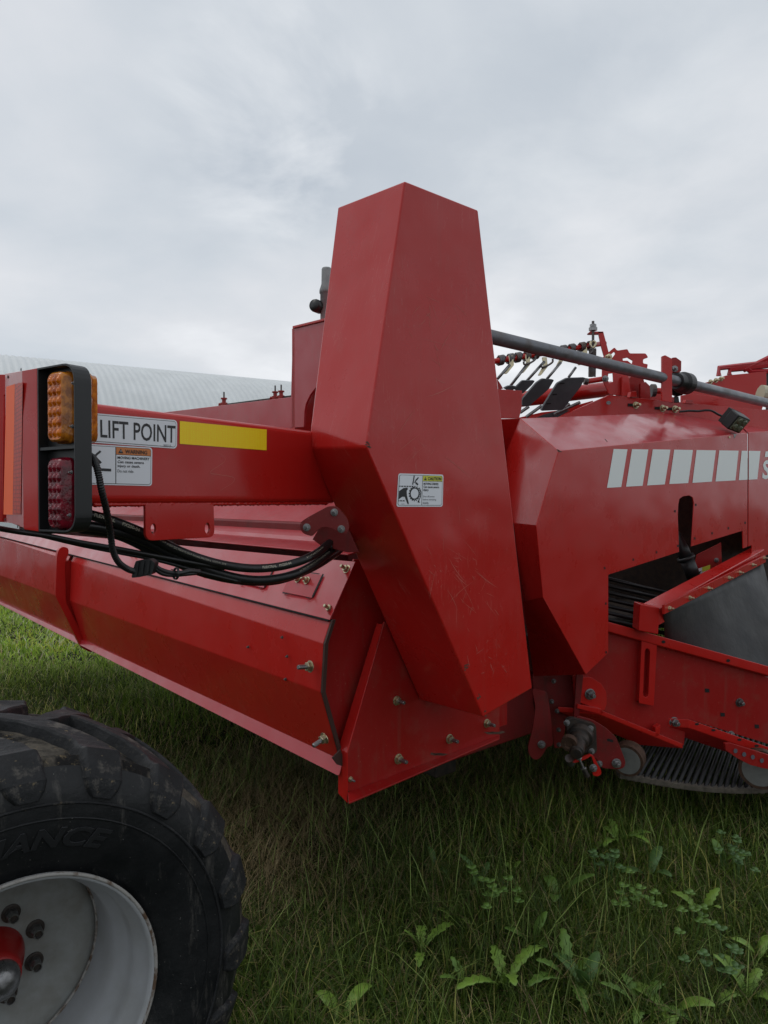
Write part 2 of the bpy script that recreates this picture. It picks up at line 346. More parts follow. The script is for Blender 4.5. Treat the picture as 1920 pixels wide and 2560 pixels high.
class Label:
    """flat print on a plane; u,v in 0..1 inside a quad TL,TR,BR,BL"""
    def __init__(s, quad, plane, off=.0012):
        s.q = [hit(x, y, plane) for x, y in quad]; n = plane[1]; s.n = -n if n.dot(s.q[0] - V3((0, 0, EYE))) > 0 else n
        s.off = off; s.mb = MB(); s.mats = []; s.k = 0
    def P(s, u, v, l):
        a = s.q[0].lerp(s.q[1], u); b = s.q[3].lerp(s.q[2], u); return a.lerp(b, v) + s.n * (s.off + l * .0004)
    def mi(s, m):
        if m not in s.mats: s.mats.append(m)
        return s.mats.index(m)
    def poly(s, uv, mat, l=1):
        s.mb.add([s.P(u, v, l) for u, v in uv], [tuple(range(len(uv)))], s.mi(mat)); return s
    def rrect(s, u0, v0, u1, v1, r, mat, l=1, asp=1.0, corners=(1, 1, 1, 1)):
        pts = []
        for (cx, cy, a0, on) in ((u1 - r / asp, v0 + r, -90, corners[1]), (u1 - r / asp, v1 - r, 0, corners[2]), (u0 + r / asp, v1 - r, 90, corners[3]), (u0 + r / asp, v0 + r, 180, corners[0])):
            if not on: pts.append((u1 if cx > (u0 + u1) / 2 else u0, v1 if cy > (v0 + v1) / 2 else v0)); continue
            for k in range(5):
                a = math.radians(a0 + 22.5 * k); pts.append((cx + math.cos(a) * r / asp, cy + math.sin(a) * r))
        return s.poly(pts, mat, l)
    def text(s, body, u0, v0, u1, v1, mat, l=3, bold=0.0):
        vs_, fs, _ = text_mesh(body, bold)
        s.mb.add([s.P(u0 + (u1 - u0) * x, v1 + (v0 - v1) * y, l) for x, y in vs_], fs, s.mi(mat)); return s
    def line(s, pts, wd, mat, l=2, asp=1.0):
        for (a, b) in zip(pts[:-1], pts[1:]):
            dx_, dy_ = (b[0] - a[0]) * asp, b[1] - a[1]; L = math.hypot(dx_, dy_) or 1; nx, ny = -dy_ / L * wd / 2 / asp, dx_ / L * wd / 2
            s.poly([(a[0] + nx, a[1] + ny), (b[0] + nx, b[1] + ny), (b[0] - nx, b[1] - ny), (a[0] - nx, a[1] - ny)], mat, l)
        return s
    def circle(s, u, v, r, mat, l=2, asp=1.0, n=20):
        return s.poly([(u + math.cos(2 * math.pi * k / n) * r / asp, v + math.sin(2 * math.pi * k / n) * r) for k in range(n)], mat, l)
    def build(s, name, parent, label=None): return s.mb.build(name, s.mats, parent, label=label)

# ------------------------------------------------------------------ fasteners
def bolt_mesh(name, mats, stud=1.1, washer=True, head=False):
    b = MB()
    if washer: b.lathe([(0, 0.01), (0, 1), (.14, 1), (.16, .9), (.16, .01)], (0, 0, 0), (0, 0, 1), 20)
    z0 = .16; hx = []
    nut = [(z0, .01), (z0, .80), (z0 + .55, .80), (z0 + .66, .70), (z0 + .66, .01)]
    b.lathe(nut, (0, 0, 0), (0, 0, 1), 6, 0)
    if not head: b.lathe([(z0 + .6, .40), (z0 + .66 + stud * .9, .40), (z0 + .66 + stud, .32), (z0 + .66 + stud, .01)], (0, 0, 0), (0, 0, 1), 10, 1)
    else: b.lathe([(z0, .98), (z0 + .15, .95), (z0 + .25, .7)], (0, 0, 0), (0, 0, 1), 20, 0)
    me = bpy.data.meshes.new(name); me.from_pydata(b.v, [], b.f)
    for m in mats: me.materials.append(m)
    for p, mi in zip(me.polygons, b.m): p.material_index = mi
    return me
BM = {'zinc': bolt_mesh('bolt', [M['zinc'], M['zinc']]), 'long': bolt_mesh('bolt', [M['zinc'], M['steel']], 1.7), 'steel': bolt_mesh('bolt', [M['steel'], M['steel']], .8),
      'head': bolt_mesh('bolt', [M['zinc'], M['zinc']], head=True), 'dark': bolt_mesh('bolt', [M['steel_d'], M['steel']], .7)}
def bolt(p, n, r, parent, kind='zinc', name='bolt'):
    o = bpy.data.objects.new(name, BM[kind]); n = V3(n).normalized()
    q = n.to_track_quat('Z', 'Y') @ Matrix.Rotation(random.uniform(0, 6.28), 3, 'Z').to_quaternion()
    o.matrix_basis = Matrix.Translation(p) @ q.to_matrix().to_4x4() @ Matrix.Diagonal((r, r, r, 1)); link(o, parent); return o
def bolt_px(px, py, plane, rpx, parent, kind='zinc', off=0.0005):
    p = hit(px, py, plane); n = plane[1]; n = -n if n.dot(p - V3((0, 0, EYE))) > 0 else n
    return bolt(p + n * off, n, rpx / F * p.y, parent, kind)

# ================================================================== SETTING
def sheet_ground():
    n = 140; xs = np.concatenate([-np.geomspace(300, 12, 20), np.linspace(-11, 11, n), np.geomspace(12, 300, 20)])
    ys = np.concatenate([-np.geomspace(100, 6, 12), np.linspace(-5, 16, n), np.geomspace(17, 600, 22)])
    X, Y = np.meshgrid(xs, ys); Z = gz(X, Y)
    vs_ = np.c_[X.ravel(), Y.ravel(), Z.ravel()]; a = len(xs)
    fs = [(j * a + i, j * a + i + 1, (j + 1) * a + i + 1, (j + 1) * a + i) for j in range(len(ys) - 1) for i in range(a - 1)]
    me = bpy.data.meshes.new('ground'); me.from_pydata(vs_.tolist(), [], fs)
    for p in me.polygons: p.use_smooth = True
    o = bpy.data.objects.new('ground', me); COL.objects.link(o); o['kind'] = 'structure'; return o
def gz(x, y):
    return .018 * np.sin(x * 1.7 + .6 * y) + .014 * np.sin(y * 2.3 - x * .9) + .008 * np.sin(x * 5.1 + y * 4.3) - .015
ground = sheet_ground()
m = material('soil_and_thatch', (.05, .045, .025), .95); t = m.node_tree; b = t.nodes['Principled BSDF']
c0 = mixc(t, ramp(t, noise(t, 1.1, 6), [(.4, 0.), (.65, 1.)]), (.022, .036, .009), (.040, .036, .016))
c0 = mixc(t, ramp(t, noise(t, 18, 6, .7), [(.4, 0.), (.7, .7)]), c0, (.018, .020, .008))
t.links.new(c0, b.inputs['Base Color']); t.links.new(bump(t, noise(t, 30, 8, .7), .03), b.inputs['Normal']); b.inputs['Specular IOR Level'].default_value = .1
ground.data.materials.append(m)

# ---- shed far behind
def shed():
    A = V3((-11.6, 21.5, 0)); D = V3((.853, .522, 0)).normalized(); Nn = V3((-D.y, D.x, 0)); L0, L1_ = -26, 13.0
    R, zc = 7.0, -.12; pitch = .22; cols = int((L1_ - L0) / pitch * 4); segs = 26
    root = bpy.data.objects.new('storage_shed', None); COL.objects.link(root); ctr = A + Nn * 5
    root.location = (ctr.x, ctr.y, 0); tag(root, 'long white corrugated arched storage shed behind the red harvester', 'shed')
    a0 = math.asin(-zc / R); vs_ = []
    for i in range(cols + 1):
        s_ = L0 + (L1_ - L0) * i / cols; dr = .022 * math.cos(i * math.pi / 2)
        for k in range(segs + 1):
            a = a0 + (math.pi - 2 * a0) * k / segs; rr = R + dr
            p = A + D * s_ + Nn * (5 - rr * math.cos(a)); vs_.append((p.x, p.y, zc + rr * math.sin(a)))
    w_ = segs + 1; fs = [(i * w_ + k, (i + 1) * w_ + k, (i + 1) * w_ + k + 1, i * w_ + k + 1) for i in range(cols) for k in range(segs)]
    MB().add(vs_, fs).build('corrugated_roof', M['shed'], root, smooth='all')
    for s_ in (L0 + .05, L1_ - .05):
        c = [A + D * s_ + Nn * (5 - (R - .05) * math.cos(a0 + (math.pi - 2 * a0) * k / segs)) + ZZ * (zc + (R - .05) * math.sin(a0 + (math.pi - 2 * a0) * k / segs)) for k in range(segs + 1)]
        MB().prism(c, D, .1).build('end_wall', M['shed'], root)
shed()

# ================================================================== HARVESTER
H = bpy.data.objects.new('potato_harvester', None); COL.objects.link(H); H.location = HPOS
tag(H, 'large red potato harvester with tall tapered drive cover standing on grass', 'harvester')

# ---- tall tapered drive cover
U0 = up(1.626)
B = hit(1012, 452, U0); C = hit(1196, 525, U0); Fq = hit(1331, 1721, U0); D = hit(1208, 1793, U0); Mq = hit(915, 1118, U0)
def lz(P, px, py):
    q = along(P, UD, px); q.z = at(px, py, q.y).z; return q
A = lz(B, 845, 518); Lq = lz(Mq, 778, 1066); Lw = lz(Mq, 773, 1120); G = lz(D, 1050, 1750)
Cb = C + UD * .33; Fb = Fq + UD * .33
cover = facets('drive_cover', [A, B, C, Fq, D, Mq, Lq, Lw, G, Cb, Fb],
    [(1, 5, 4, 3, 2), (0, 6, 5, 1), (6, 7, 5), (7, 8, 4, 5), (0, 1, 2, 9), (4, 8, 10, 3), (2, 3, 10, 9), (0, 9, 10, 8, 7, 6)],
    M['red_scr'], H, bevel=.006, seg=4, label='tall tapered red sheet metal cover with scratches')
lab = Label([x for x in C5([(325, 215), (1365, 245), (1345, 985), (280, 985)])], U0)
As = 1.8
lab.rrect(0, 0, 1, 1, .07, M['white'], 0, As).rrect(.022, .04, .978, .96, .06, M['ink'], 1, As).rrect(.030, .052, .52, .948, .05, M['white'], 2, As, (1, 0, 0, 1)).rrect(.530, .225, .970, .948, .05, M['white'], 2, As, (0, 0, 1, 0))
lab.rrect(.530, .052, .970, .212, .05, M['lab_ye'], 2, As, (0, 1, 0, 0))
lab.poly([(.555, .185), (.585, .08), (.615, .185)], M['ink'], 3).text('CAUTION', .64, .085, .945, .185, M['ink'], 4, .03)
lab.poly([(.582, .115), (.588, .115), (.587, .155), (.583, .155)], M['lab_ye'], 4)
for i, (s_, u1) in enumerate((('MOVING DRIVES', .88), ('Can cause severe', .90), ('injury.', .67))):
    lab.text(s_, .548, .26 + i * .095, u1, .33 + i * .095 + (.015 if i == 2 else 0), M['ink'], 4, .02)
for i, (s_, u1) in enumerate((('Shut off power', .81), ('before removing', .84), ('shields.', .68))):
    lab.text(s_, .545, .655 + i * .095, u1, .725 + i * .095, M['ink_grey'], 4, .0)
# hand caught between chain and sprocket
lab.circle(.365, .60, .205, M['ink'], 3, As); lab.circle(.36, .60, .150, M['white'], 4, As)
for k in range(16):
    a = 2 * math.pi * k / 16
    lab.circle(.365 + math.cos(a) * .21 / As, .60 + math.sin(a) * .21, .026, M['ink'], 3, As, 8)
    if math.cos(a) > -.2: lab.circle(.365 + math.cos(a) * .195 / As, .60 + math.sin(a) * .195, .014, M['white'], 5, As, 8)
lab.line([(.032, .385), (.365, .385)], .034, M['ink'], 3, As); lab.line([(.032, .82), (.17, .82)], .034, M['ink'], 3, As)
for k in range(6): lab.circle(.06 + k * .055, .385, .017, M['white'], 5, As, 8)
for k in range(3): lab.circle(.05 + k * .055, .82, .017, M['white'], 5, As, 8)
lab.poly([(.032, .53), (.12, .44), (.20, .42), (.215, .46), (.19, .52), (.20, .66), (.25, .90), (.235, .93), (.215, .90), (.155, .70), (.10, .70), (.032, .78)], M['ink'], 3)
lab.line([(.335, .055), (.325, .20), (.31, .33)], .045, M['ink'], 3, As); lab.line([(.43, .11), (.37, .21), (.355, .28)], .045, M['ink'], 3, As); lab.line([(.38, .27), (.425, .335)], .06, M['ink'], 3, As)
lab.line([(.46, .42), (.50, .55), (.495, .68), (.455, .83)], .028, M['ink'], 3, As); lab.poly([(.43, .86), (.455, .78), (.48, .88)], M['ink'], 4)
lab.text('300208', .09, .905, .155, .925, M['ink_grey'], 4)
lab.build('warning_label', cover, 'white and yellow CAUTION label with chain and hand pictogram')
lo = MB()
def ribbon(mb, p, n, wd, mi=0):
    for i in range(len(p) - 1):
        t_ = (p[i + 1] - p[i]).normalized(); s_ = t_.cross(n).normalized(); w0 = wd * math.sin(math.pi * (i + .15) / (len(p) - .7)); w1 = wd * math.sin(math.pi * min(1, (i + 1.15) / (len(p) - .7)))
        mb.add([p[i] - s_ * w0 / 2, p[i] + s_ * w0 / 2, p[i + 1] + s_ * w1 / 2, p[i + 1] - s_ * w1 / 2], [(0, 1, 2, 3)], mi)
for k in range(130):
    z_ = random.choice([(1060, 800, 60, 110), (1230, 1660, 45, 60), (1180, 1500, 70, 110), (1120, 1390, 90, 120), (1060, 1100, 120, 130), (1130, 900, 60, 200)])
    x = random.gauss(z_[0], z_[2] * .5); y = random.gauss(z_[1], z_[3] * .5); a = random.uniform(-.4, .5) + random.choice([.6, 1.0, 1.3, 2.1]); L_ = random.choice([8, 14, 25, 60, 110]) * random.uniform(.6, 1.3); cv = random.uniform(-.25, .25)
    xmin = 915 - (y - 452) / 666 * 97 + 97 if y < 1118 else 915 + (y - 1118) / 675 * 293; xmax = 1196 + (y - 525) * .113
    pts = []
    for j in range(6):
        s_ = j / 5; xx = x + math.cos(a + cv * s_) * L_ * s_; yy = y + math.sin(a + cv * s_) * L_ * s_
        if xmin + 14 < xx < xmax - 10 and 540 < yy < 1690 and not (980 < xx < 1118 and 1170 < yy < 1278): pts.append(hit(xx, yy, U0) - UD * .0008)
    if len(pts) == 6: ribbon(lo, pts, UD, random.uniform(.0006, .0016))
ch = MB()
for k in range(26):
    cx_, cy_ = random.choice([(915, 1118), (918, 1121), (912, 1114), (1262, 1150), (1208, 1788), (1160, 1672), (1190, 1745)]); cx_ += random.uniform(2, 10) * (1 if cx_ < 1250 else -1); cy_ += random.uniform(-12, 8)
    pg = [hit(cx_ + math.cos(j * 1.05) * random.uniform(1, 3.5), cy_ - 3 + math.sin(j * 1.05) * random.uniform(1, 3.2), U0) - UD * .0009 for j in range(6)]; ch.add(pg, [tuple(range(6))])
ch.build('paint_chips', M['chip'], cover, kind='stuff')
lo.build('scratch_marks', M['scuff'], cover, kind='stuff')

# ---- lift beam
z_t = EYE + .2266; z_b = EYE - .012
bp = pl((-.242, 2.3, 0), BL)            # camera-side face of the beam
b0 = along(V3((-.242, 2.3, 0)), BE, 203); b1 = V3((-.242, 2.3, 0)) + BE * .14
sec = rounded([V3((0, 0, 0)) + ZZ * z_b, BL * .15 + ZZ * z_b, BL * .15 + ZZ * z_t, ZZ * z_t], .024, 5)
bm_ = MB().prism([p + V3((b0.x, b0.y, 0)) for p in sec], BE, (b1 - b0).length)
beam = bm_.build('lift_beam', M['red'], H, bevel=.001)
for p in beam.data.polygons: p.use_smooth = True
lab = Label([(214, 1031), (442.5, 1050.5), (441.5, 1122), (216, 1105.5)], bp)
As = 3.4
lab.rrect(0, 0, 1, 1, .14, M['white'], 0, As).rrect(.012, .045, .984, .955, .11, M['ink'], 1, As).rrect(.016, .062, .980, .938, .10, M['white'], 2, As)
lab.text('LIFT POINT', .135, .20, .975, .81, M['ink'], 3, .012).text('300213', .83, .875, .92, .955, M['ink_grey'], 4)
lab.build('lift_point_sign', beam, 'white sign reading LIFT POINT')
lab = Label([(205, 1109), (380, 1119), (379, 1215), (206, 1211)], bp)
As = 1.75
lab.rrect(0, 0, 1, 1, .075, M['white'], 0, As).rrect(.02, .03, .98, .97, .065, M['ink'], 1, As).rrect(.026, .042, .445, .958, .05, M['white'], 2, As, (1, 0, 0, 1))
lab.rrect(.458, .235, .973, .958, .055, M['white'], 2, As, (0, 0, 1, 0)).rrect(.458, .042, .973, .22, .055, M['lab_or'], 2, As, (0, 1, 0, 0))
lab.poly([(.485, .19), (.522, .075), (.56, .19)], M['ink'], 3).poly([(.519, .11), (.526, .11), (.525, .155), (.52, .155)], M['white'], 4).text('WARNING', .585, .09, .915, .19, M['ink'], 4, .02)
for i, (s_, u1) in enumerate((('MOVING MACHINERY', .955), ('Can cause severe', .865), ('injury or death.', .81))): lab.text(s_, .475, .265 + i * .105, u1, .335 + i * .105 + (.015 if i == 2 else 0), M['ink'], 4, .018)
lab.text('Do not ride.', .475, .60, .715, .675, M['ink'], 4)
lab.line([(.155, .30), (.24, .16)], .05, M['ink'], 3, As); lab.line([(.19, .36), (.245, .46)], .05, M['ink'], 3, As); lab.line([(.10, .50), (.25, .62)], .05, M['ink'], 3, As); lab.poly([(.25, .585), (.385, .592), (.385, .66), (.25, .655)], M['ink'], 3)
lab.build('warning_label', beam, 'white and orange WARNING label about moving machinery')
lab = Label([(448.6, 1052.6), (666, 1074), (665.6, 1125.8), (448.6, 1109.5)], bp)
lab.poly([(0, 0), (1, 0), (1, 1), (0, 1)], M['yel_ref'], 0).build('reflective_tape', beam, 'bright yellow reflective tape')
# hand-drawn scratch on the beam
mb = MB(); ribbon(mb, [V3(p) for p in spline([hit(x, y, bp) - BL * .0008 for x, y in R1([(960, 480), (1020, 510), (1035, 540), (968, 590), (1010, 602), (1075, 615), (1070, 640), (1020, 672), (1005, 690)])], 5)], BL, .0012); mb.build('scratch_marks', M['scuff'], beam, kind='stuff')
# weld bead under the beam
mb = MB(); pts = []
for k in range(150):
    s_ = k / 149; p = hit(240 + 585 * s_, 1262, bp); p.z = z_b + .004; pts.append(p + BL * .012 + ZZ * -.003)
mb.tube(pts, [.0045 + .0035 * abs(math.sin(k * 1.9)) * random.random() for k in range(150)], 6); mb.build('weld_bead', M['red'], beam, smooth='all')
# tab with two slotted holes
def plate_holes(name, outline, holes, n, th, mat, parent, bevel=.0012, label=None):
    bm = bmesh.new(); loops = []
    o0 = outline[0]
    for lp in [outline] + holes:
        vs_ = [bm.verts.new(p) for p in lp]; loops.append([bm.edges.new((vs_[i], vs_[(i + 1) % len(vs_)])) for i in range(len(vs_))])
    bmesh.ops.triangle_fill(bm, use_beauty=True, use_dissolve=False, edges=[e_ for l in loops for e_ in l], normal=n)
    r = bmesh.ops.extrude_face_region(bm, geom=bm.faces[:]); bmesh.ops.translate(bm, verts=[v for v in r['geom'] if isinstance(v, bmesh.types.BMVert)], vec=n * th)
    bmesh.ops.recalc_face_normals(bm, faces=bm.faces)
    me = bpy.data.meshes.new(name); bm.to_mesh(me); bm.free(); me.materials.append(mat)
    o = bpy.data.objects.new(name, me); link(o, parent)
    if label: o['label'] = label
    return fin(o, bevel, 2)
def oval(cx, cy, rx, ry, n=14, rot=0): return [(cx + math.cos(2 * math.pi * k / n + .1) * rx, cy + math.sin(2 * math.pi * k / n + .1) * ry) for k in range(n)]
def H_(pts, plane): return [hit(x, y, plane) for x, y in pts]
tp = pl(V3((-.242, 2.3, 0)) + BL * .006, BL)
plate_holes('mounting_tab', rounded(H_(R1([(670, 738), (985, 738), (990, 890), (672, 908)]), tp), .022, 5, only=(2, 3)),
    [H_(oval(384, 1322, 6.5, 13), tp), H_(oval(519, 1321, 6.5, 14), tp)], BL, .009, M['red'], H)
# hose bracket by the cover
hp = dp(2.20, .3)
hb = plate_holes('hose_bracket', rounded(H_(R1([(1380, 850), (1384, 822), (1415, 800), (1515, 746), (1555, 748), (1602, 805), (1612, 852), (1590, 880), (1560, 866), (1520, 845), (1480, 842), (1452, 870), (1440, 886), (1400, 876)]), hp), .012, 3), [], V3((0, 1, 0)), .012, M['red_grimy_shade'], H)
sheet('hose_guide', R1([(1440, 900), (1470, 850), (1540, 800), (1610, 860), (1655, 960), (1600, 960), (1480, 930)]), dp(2.33), M['red_grimy_shade'], H, .05)
for x, y in R1([(1413, 845), (1540, 776), (1572, 853)]): bolt_px(x, y, hp, 9.5, hb, 'steel')

# ---- trough (cross elevator), lofted between two surveyed sections
UN, UR = 2.0, 4.75
near = [(888, 1404), (827, 1549), (808, 1608), (801, 1730), (848, 1899), (839, 1936)]
rib = [(233, 1343), (182, 1386), (174, 1402), (170, 1500), (205, 1600), (197, 1611)]
PN = [hit(x, y, up(UN)) for x, y in near]; PR = [hit(x, y, up(UR)) for x, y in rib]
def sect(i, u): return PN[i].lerp(PR[i], (u - UN) / (UR - UN))
inw = V3((0.75, 0.65, 0))
def strip(name, i, j, u0, u1, mat, th=.006, bevel=.0015, label=None, n=None, parent=H, off=V3((0, 0, 0)), nseg=1):
    return MB().prism([sect(i, u0) + off, sect(j, u0) + off, sect(j, u1) + off, sect(i, u1) + off], n or VD, th).build(name, mat, parent, bevel=bevel, label=label)
# folded body: panels 1-3 as one folded sheet per bay
def bay(name, u0, u1, mat, label):
    vs_ = []; idx = (1, 2, 3, 4)
    for u_ in (u0, u1):
        for i in idx: vs_.append(sect(i, u_))
        for i in reversed(idx): vs_.append(sect(i, u_) + VD * .012)
    k = 8; fs = [(i, (i + 1) % k, k + (i + 1) % k, k + i) for i in range(k)] + [tuple(range(k - 1, -1, -1)), tuple(range(k, 2 * k))]
    return facets(name, vs_, fs, mat, H, bevel=.004, seg=3, label=label)
tr = bay('trough_panel', UN, UR - .03, M['red'], 'folded red trough panel in three bends')
tr2 = bay('trough_panel', UR + .03, 8.0, M['red'], 'far folded trough panel beyond the rib')
for x, y, s_ in ((783, 1665, 15), (819, 1843, 15)): 
    p = hit(x, y, vp(1.425 if y < 1700 else 1.47)); bolt(p - VD * .012 + UD * .0, -VD + ZZ * (.1 if y < 1700 else -.35), s_ / F * p.y, tr, 'long')
# plug screws
for x, y in R8([(1305, 540), (1148, 585), (1328, 628), (1320, 733)]):
    p = hit(x, y, vp(1.432)); bolt(p - VD * .003, -VD, .006, tr, 'dark')
# lip
lip = MB().prism(rounded([PN[4] + UD * -.02, PN[5] - UD * .02 + ZZ * -.0, sect(5, 8), sect(4, 8)], .012, 3, only=(1,)), (V3((.3, .2, .9))).normalized(), .005).build('trough_lip', M['red_pale'], H, bevel=.001, label='pale dusty red lip along the bottom of the trough')
# rib between bays
rp = up(UR - .02)
rb = [hit(x, y, rp) for x, y in R8([(262, 170), (268, 140), (285, 122), (315, 128), (318, 150), (300, 200), (305, 380), (405, 570), (440, 592), (420, 612), (375, 588), (300, 440), (255, 350)])]
MB().prism(rounded(rb, .02, 2), UD, .035).build('trough_rib', M['red'], H, bevel=.003)
MB().prism([sect(2, UR) - VD * .05, sect(2, UR) + VD * .02, sect(4, UR) + VD * .02, sect(4, UR) - VD * .02, sect(3, UR) - VD * .06], UD, .012).build('rib_web', M['red'], H)
# slotted top plate
sp_n = (PN[1] - PN[0]).cross(UD).normalized(); sp_n = -sp_n if sp_n.z < 0 else sp_n
spp = (PN[0], sp_n)
slot = MB().prism([sect(0, UN), sect(1, UN) - VD * .006, sect(1, 8) - VD * .006, sect(0, 8)], -sp_n, .006).build('slotted_plate', M['red_pale'], H, bevel=.0012, label='pale red sloping plate with bolted adjustment tabs')
def sp(u_, t_, h=0.0): return sect(0, u_).lerp(sect(1, u_) - VD * .006, t_) + sp_n * h
tabs = [2.15 + .335 * k for k in range(14)]
for k, u_ in enumerate(tabs):
    tb = MB().prism([sp(u_, .30, .0005), sp(u_, .72, .0005), sp(u_ + .2, .72, .0005), sp(u_ + .2, .30, .0005)], sp_n, .0014).build('slot_tab', M['red_pale'], slot, bevel=.001)
    g = MB()
    for a_, c_, e_ in (((u_ - .006, .28), (u_ + .0, .70), 0), ((u_ + .01, .725), (u_ + .03, .74), 1), ((u_ + .16, .725), (u_ + .19, .745), 1), ((u_ + .02, .28), (u_ + .19, .295), 1)):
        (ua, ta), (ub, tb_) = a_, c_; g.add([sp(ua, ta, .0024), sp(ua, tb_, .0024), sp(ub + .003, tb_, .0024), sp(ub + .003, ta, .0024)], [(0, 1, 2, 3)])
    g.build('slot_cut', M['dark'], slot, kind='stuff')
    if k % 3 != 1 or k > 5:
        for du in (.075, .135): bolt(sp(u_ + du, .44, .004), sp_n, .0155, slot)
for x, y in ((867, 1423), (826, 1522)): bolt(hit(x, y, spp), sp_n, .0165, slot, 'zinc')
MB().prism([sect(1, UN) - VD * .012, sect(1, UN) - VD * .012 - ZZ * .006, sect(1, 8) - VD * .012 - ZZ * .006, sect(1, 8) - VD * .012], VD, .02).build('joint_gap', M['dark'], slot)
# upper body of the cross elevator behind the slotted plate
q0 = hit(727, 993, vp(2.05)); q2 = hit(787, 1345, vp(1.74))
zs = [q0.z, EYE + .0, q2.z, PN[0].z + .045, PN[0].z + .02]; vvs = [2.05, 2.03, 1.74, 1.72, 1.60]
zf = [hit(434, 1028, vp(2.05)).z, EYE - .01, q2.z, PN[0].z + .05, PN[0].z + .02]
uq0 = q0.dot(UD); uq1 = hit(434, 1028, vp(2.05)).dot(UD)
vs_ = []
for u_, zz in ((2.06, 0), (7.6, 1)):
    for i in range(5):
        z_ = zs[i] + (zf[i] - zs[i]) * (u_ - uq0) / (uq1 - uq0) if i == 0 else zs[i]
        vs_.append(VD * vvs[i] + UD * u_ + ZZ * z_)
facets('upper_body_panel', vs_, [(i, i + 1, i + 6, i + 5) for i in range(4)], M['red_pale'], H, bevel=.006, th=.006)

# ---- end plate under the drive cover
sheet('inner_end_plate', [(886, 1398), (1010, 1398), (1010, 1620), (860, 1975), (842, 1900), (802, 1732), (809, 1607), (828, 1548)], up(2.03), M['red_dirty'], H, .01)
MB().prism([PN[i] - UD * .012 for i in (1, 2, 3, 4)] + [PN[i] - UD * .012 + VD * .014 for i in (4, 3, 2, 1)], UD, .01).build('brown_seal', M['gap'], H)
sheet('seal_foot', R5([(310, 1410), (360, 1360), (390, 1440), (385, 1462), (340, 1450)]), up(1.975), M['gap'], H, .006)
ep = up(1.95)
endp = sheet('end_plate', [(961, 1555), (1120, 1555), (1249, 1700), (1249, 1846), (879, 1982), (869, 1975), (869, 1882)], ep, M['red_dirty'], H, .008)
fa = [hit(x, y, ep) for x, y in ((961, 1562), (869, 1882), (869, 2007))]
fb = [hit(x, y, up(2.03)) for x, y in ((943, 1535), (846, 1914), (846, 1988))]
fb = [along(a_, UD, x) for a_, x in zip(fa, (943, 846, 846))]
fb[2].z += .018
facets('end_plate_flange', [fa[0], fa[1], fa[2], fb[2], fb[1], fb[0]], [(0, 1, 4, 5), (1, 2, 3, 4)], M['red'], endp, bevel=.002, th=.006)
bf = [hit(869, 1980, ep), hit(1249, 1838, ep), hit(1249, 1846, up(1.915)), hit(872, 2007, up(1.915))]
MB().prism(bf, V3((0, 0, -1)), .006).build('bottom_flange', M['red_dirty'], endp, bevel=.0015)
for x, y, s_ in ((991, 1751, 12), (995, 1897, 13), (1123, 1847, 12), (1216, 1808, 11), (876, 1948, 7)): bolt_px(x, y, ep, s_, endp, 'long')
sheet('rear_skirt_plate', [(1235, 1740), (1268, 1745), (1268, 1811), (1240, 1820)], up(2.1), M['red_dirty'], H)
mb = MB(); random.seed(3)
for cx, cy, n_ in ((960, 1690, 0), (1095, 1885, 5), (900, 1990, 5), (1235, 1832, 3)):
    for k in range(n_):
        a = [(cx + random.uniform(-25, 25) + math.cos(j * 1.05) * random.uniform(3, 10), cy + random.uniform(-2, 2) + math.sin(j * 1.05) * random.uniform(1, 4)) for j in range(6)]
        p0 = sum((V3((*q_, 0)) for q_ in a), V3()) / 6; a.sort(key=lambda q_: math.atan2(q_[1] - p0.y, q_[0] - p0.x))
        mb.add([hit(x, y, ep) - UD * .0009 for x, y in a], [tuple(range(6))])
mb.build('grease_chips', M['chip'], endp, kind='stuff')

# ---- box behind the cover with exhaust
bxp = vp(1.72)
box = sheet('rear_box', [(732, 819), (866, 786), (866, 955), (800, 958)] + R2([(212, 1300), (178, 1345), (152, 1400), (144, 1450), (140, 1535)]) + [(725, 1070)], bxp, M['red_pale'], H, .01)
sheet('rear_box_cap', [(731, 815), (866, 782), (866, 788), (731, 821)], vp(1.712), M['red'], box, .3)
MB().box(hit(730, 822, bxp) + UD * 0, -UD * .02, VD * .3, ZZ * -.7).build('rear_box_side', M['red'], box)
sheet('rear_box_inner', [(745, 900), (866, 900), (866, 1100), (745, 1100)], vp(1.9), M['red'], box, .01)
ex = hit(812, 800, vp(1.83)); k_ = ex.y / F
mb = MB(); mb.lathe([(-.1, 15.5 * k_), (66 * k_, 16 * k_), (67 * k_, 18 * k_), (74 * k_, 18 * k_), (90 * k_, 13 * k_), (126 * k_, 12.5 * k_), (130 * k_, 10.5 * k_), (130 * k_, .1 * k_)], ex + VD * .01, ZZ, 24)
exo = mb.build('exhaust_stack', M['exhaust'], H, smooth='all')
kn = hit(789, 767, vp(1.80)); MB().lathe([(-.01, .001), (-.01, 14 * k_), (.0, 16 * k_), (.035, 16 * k_), (.04, 14 * k_)], kn - V3((0, .02, 0)), V3((.6, 1, 0)), 20).build('exhaust_clamp_knob', M['black_pl'], exo, smooth='all')
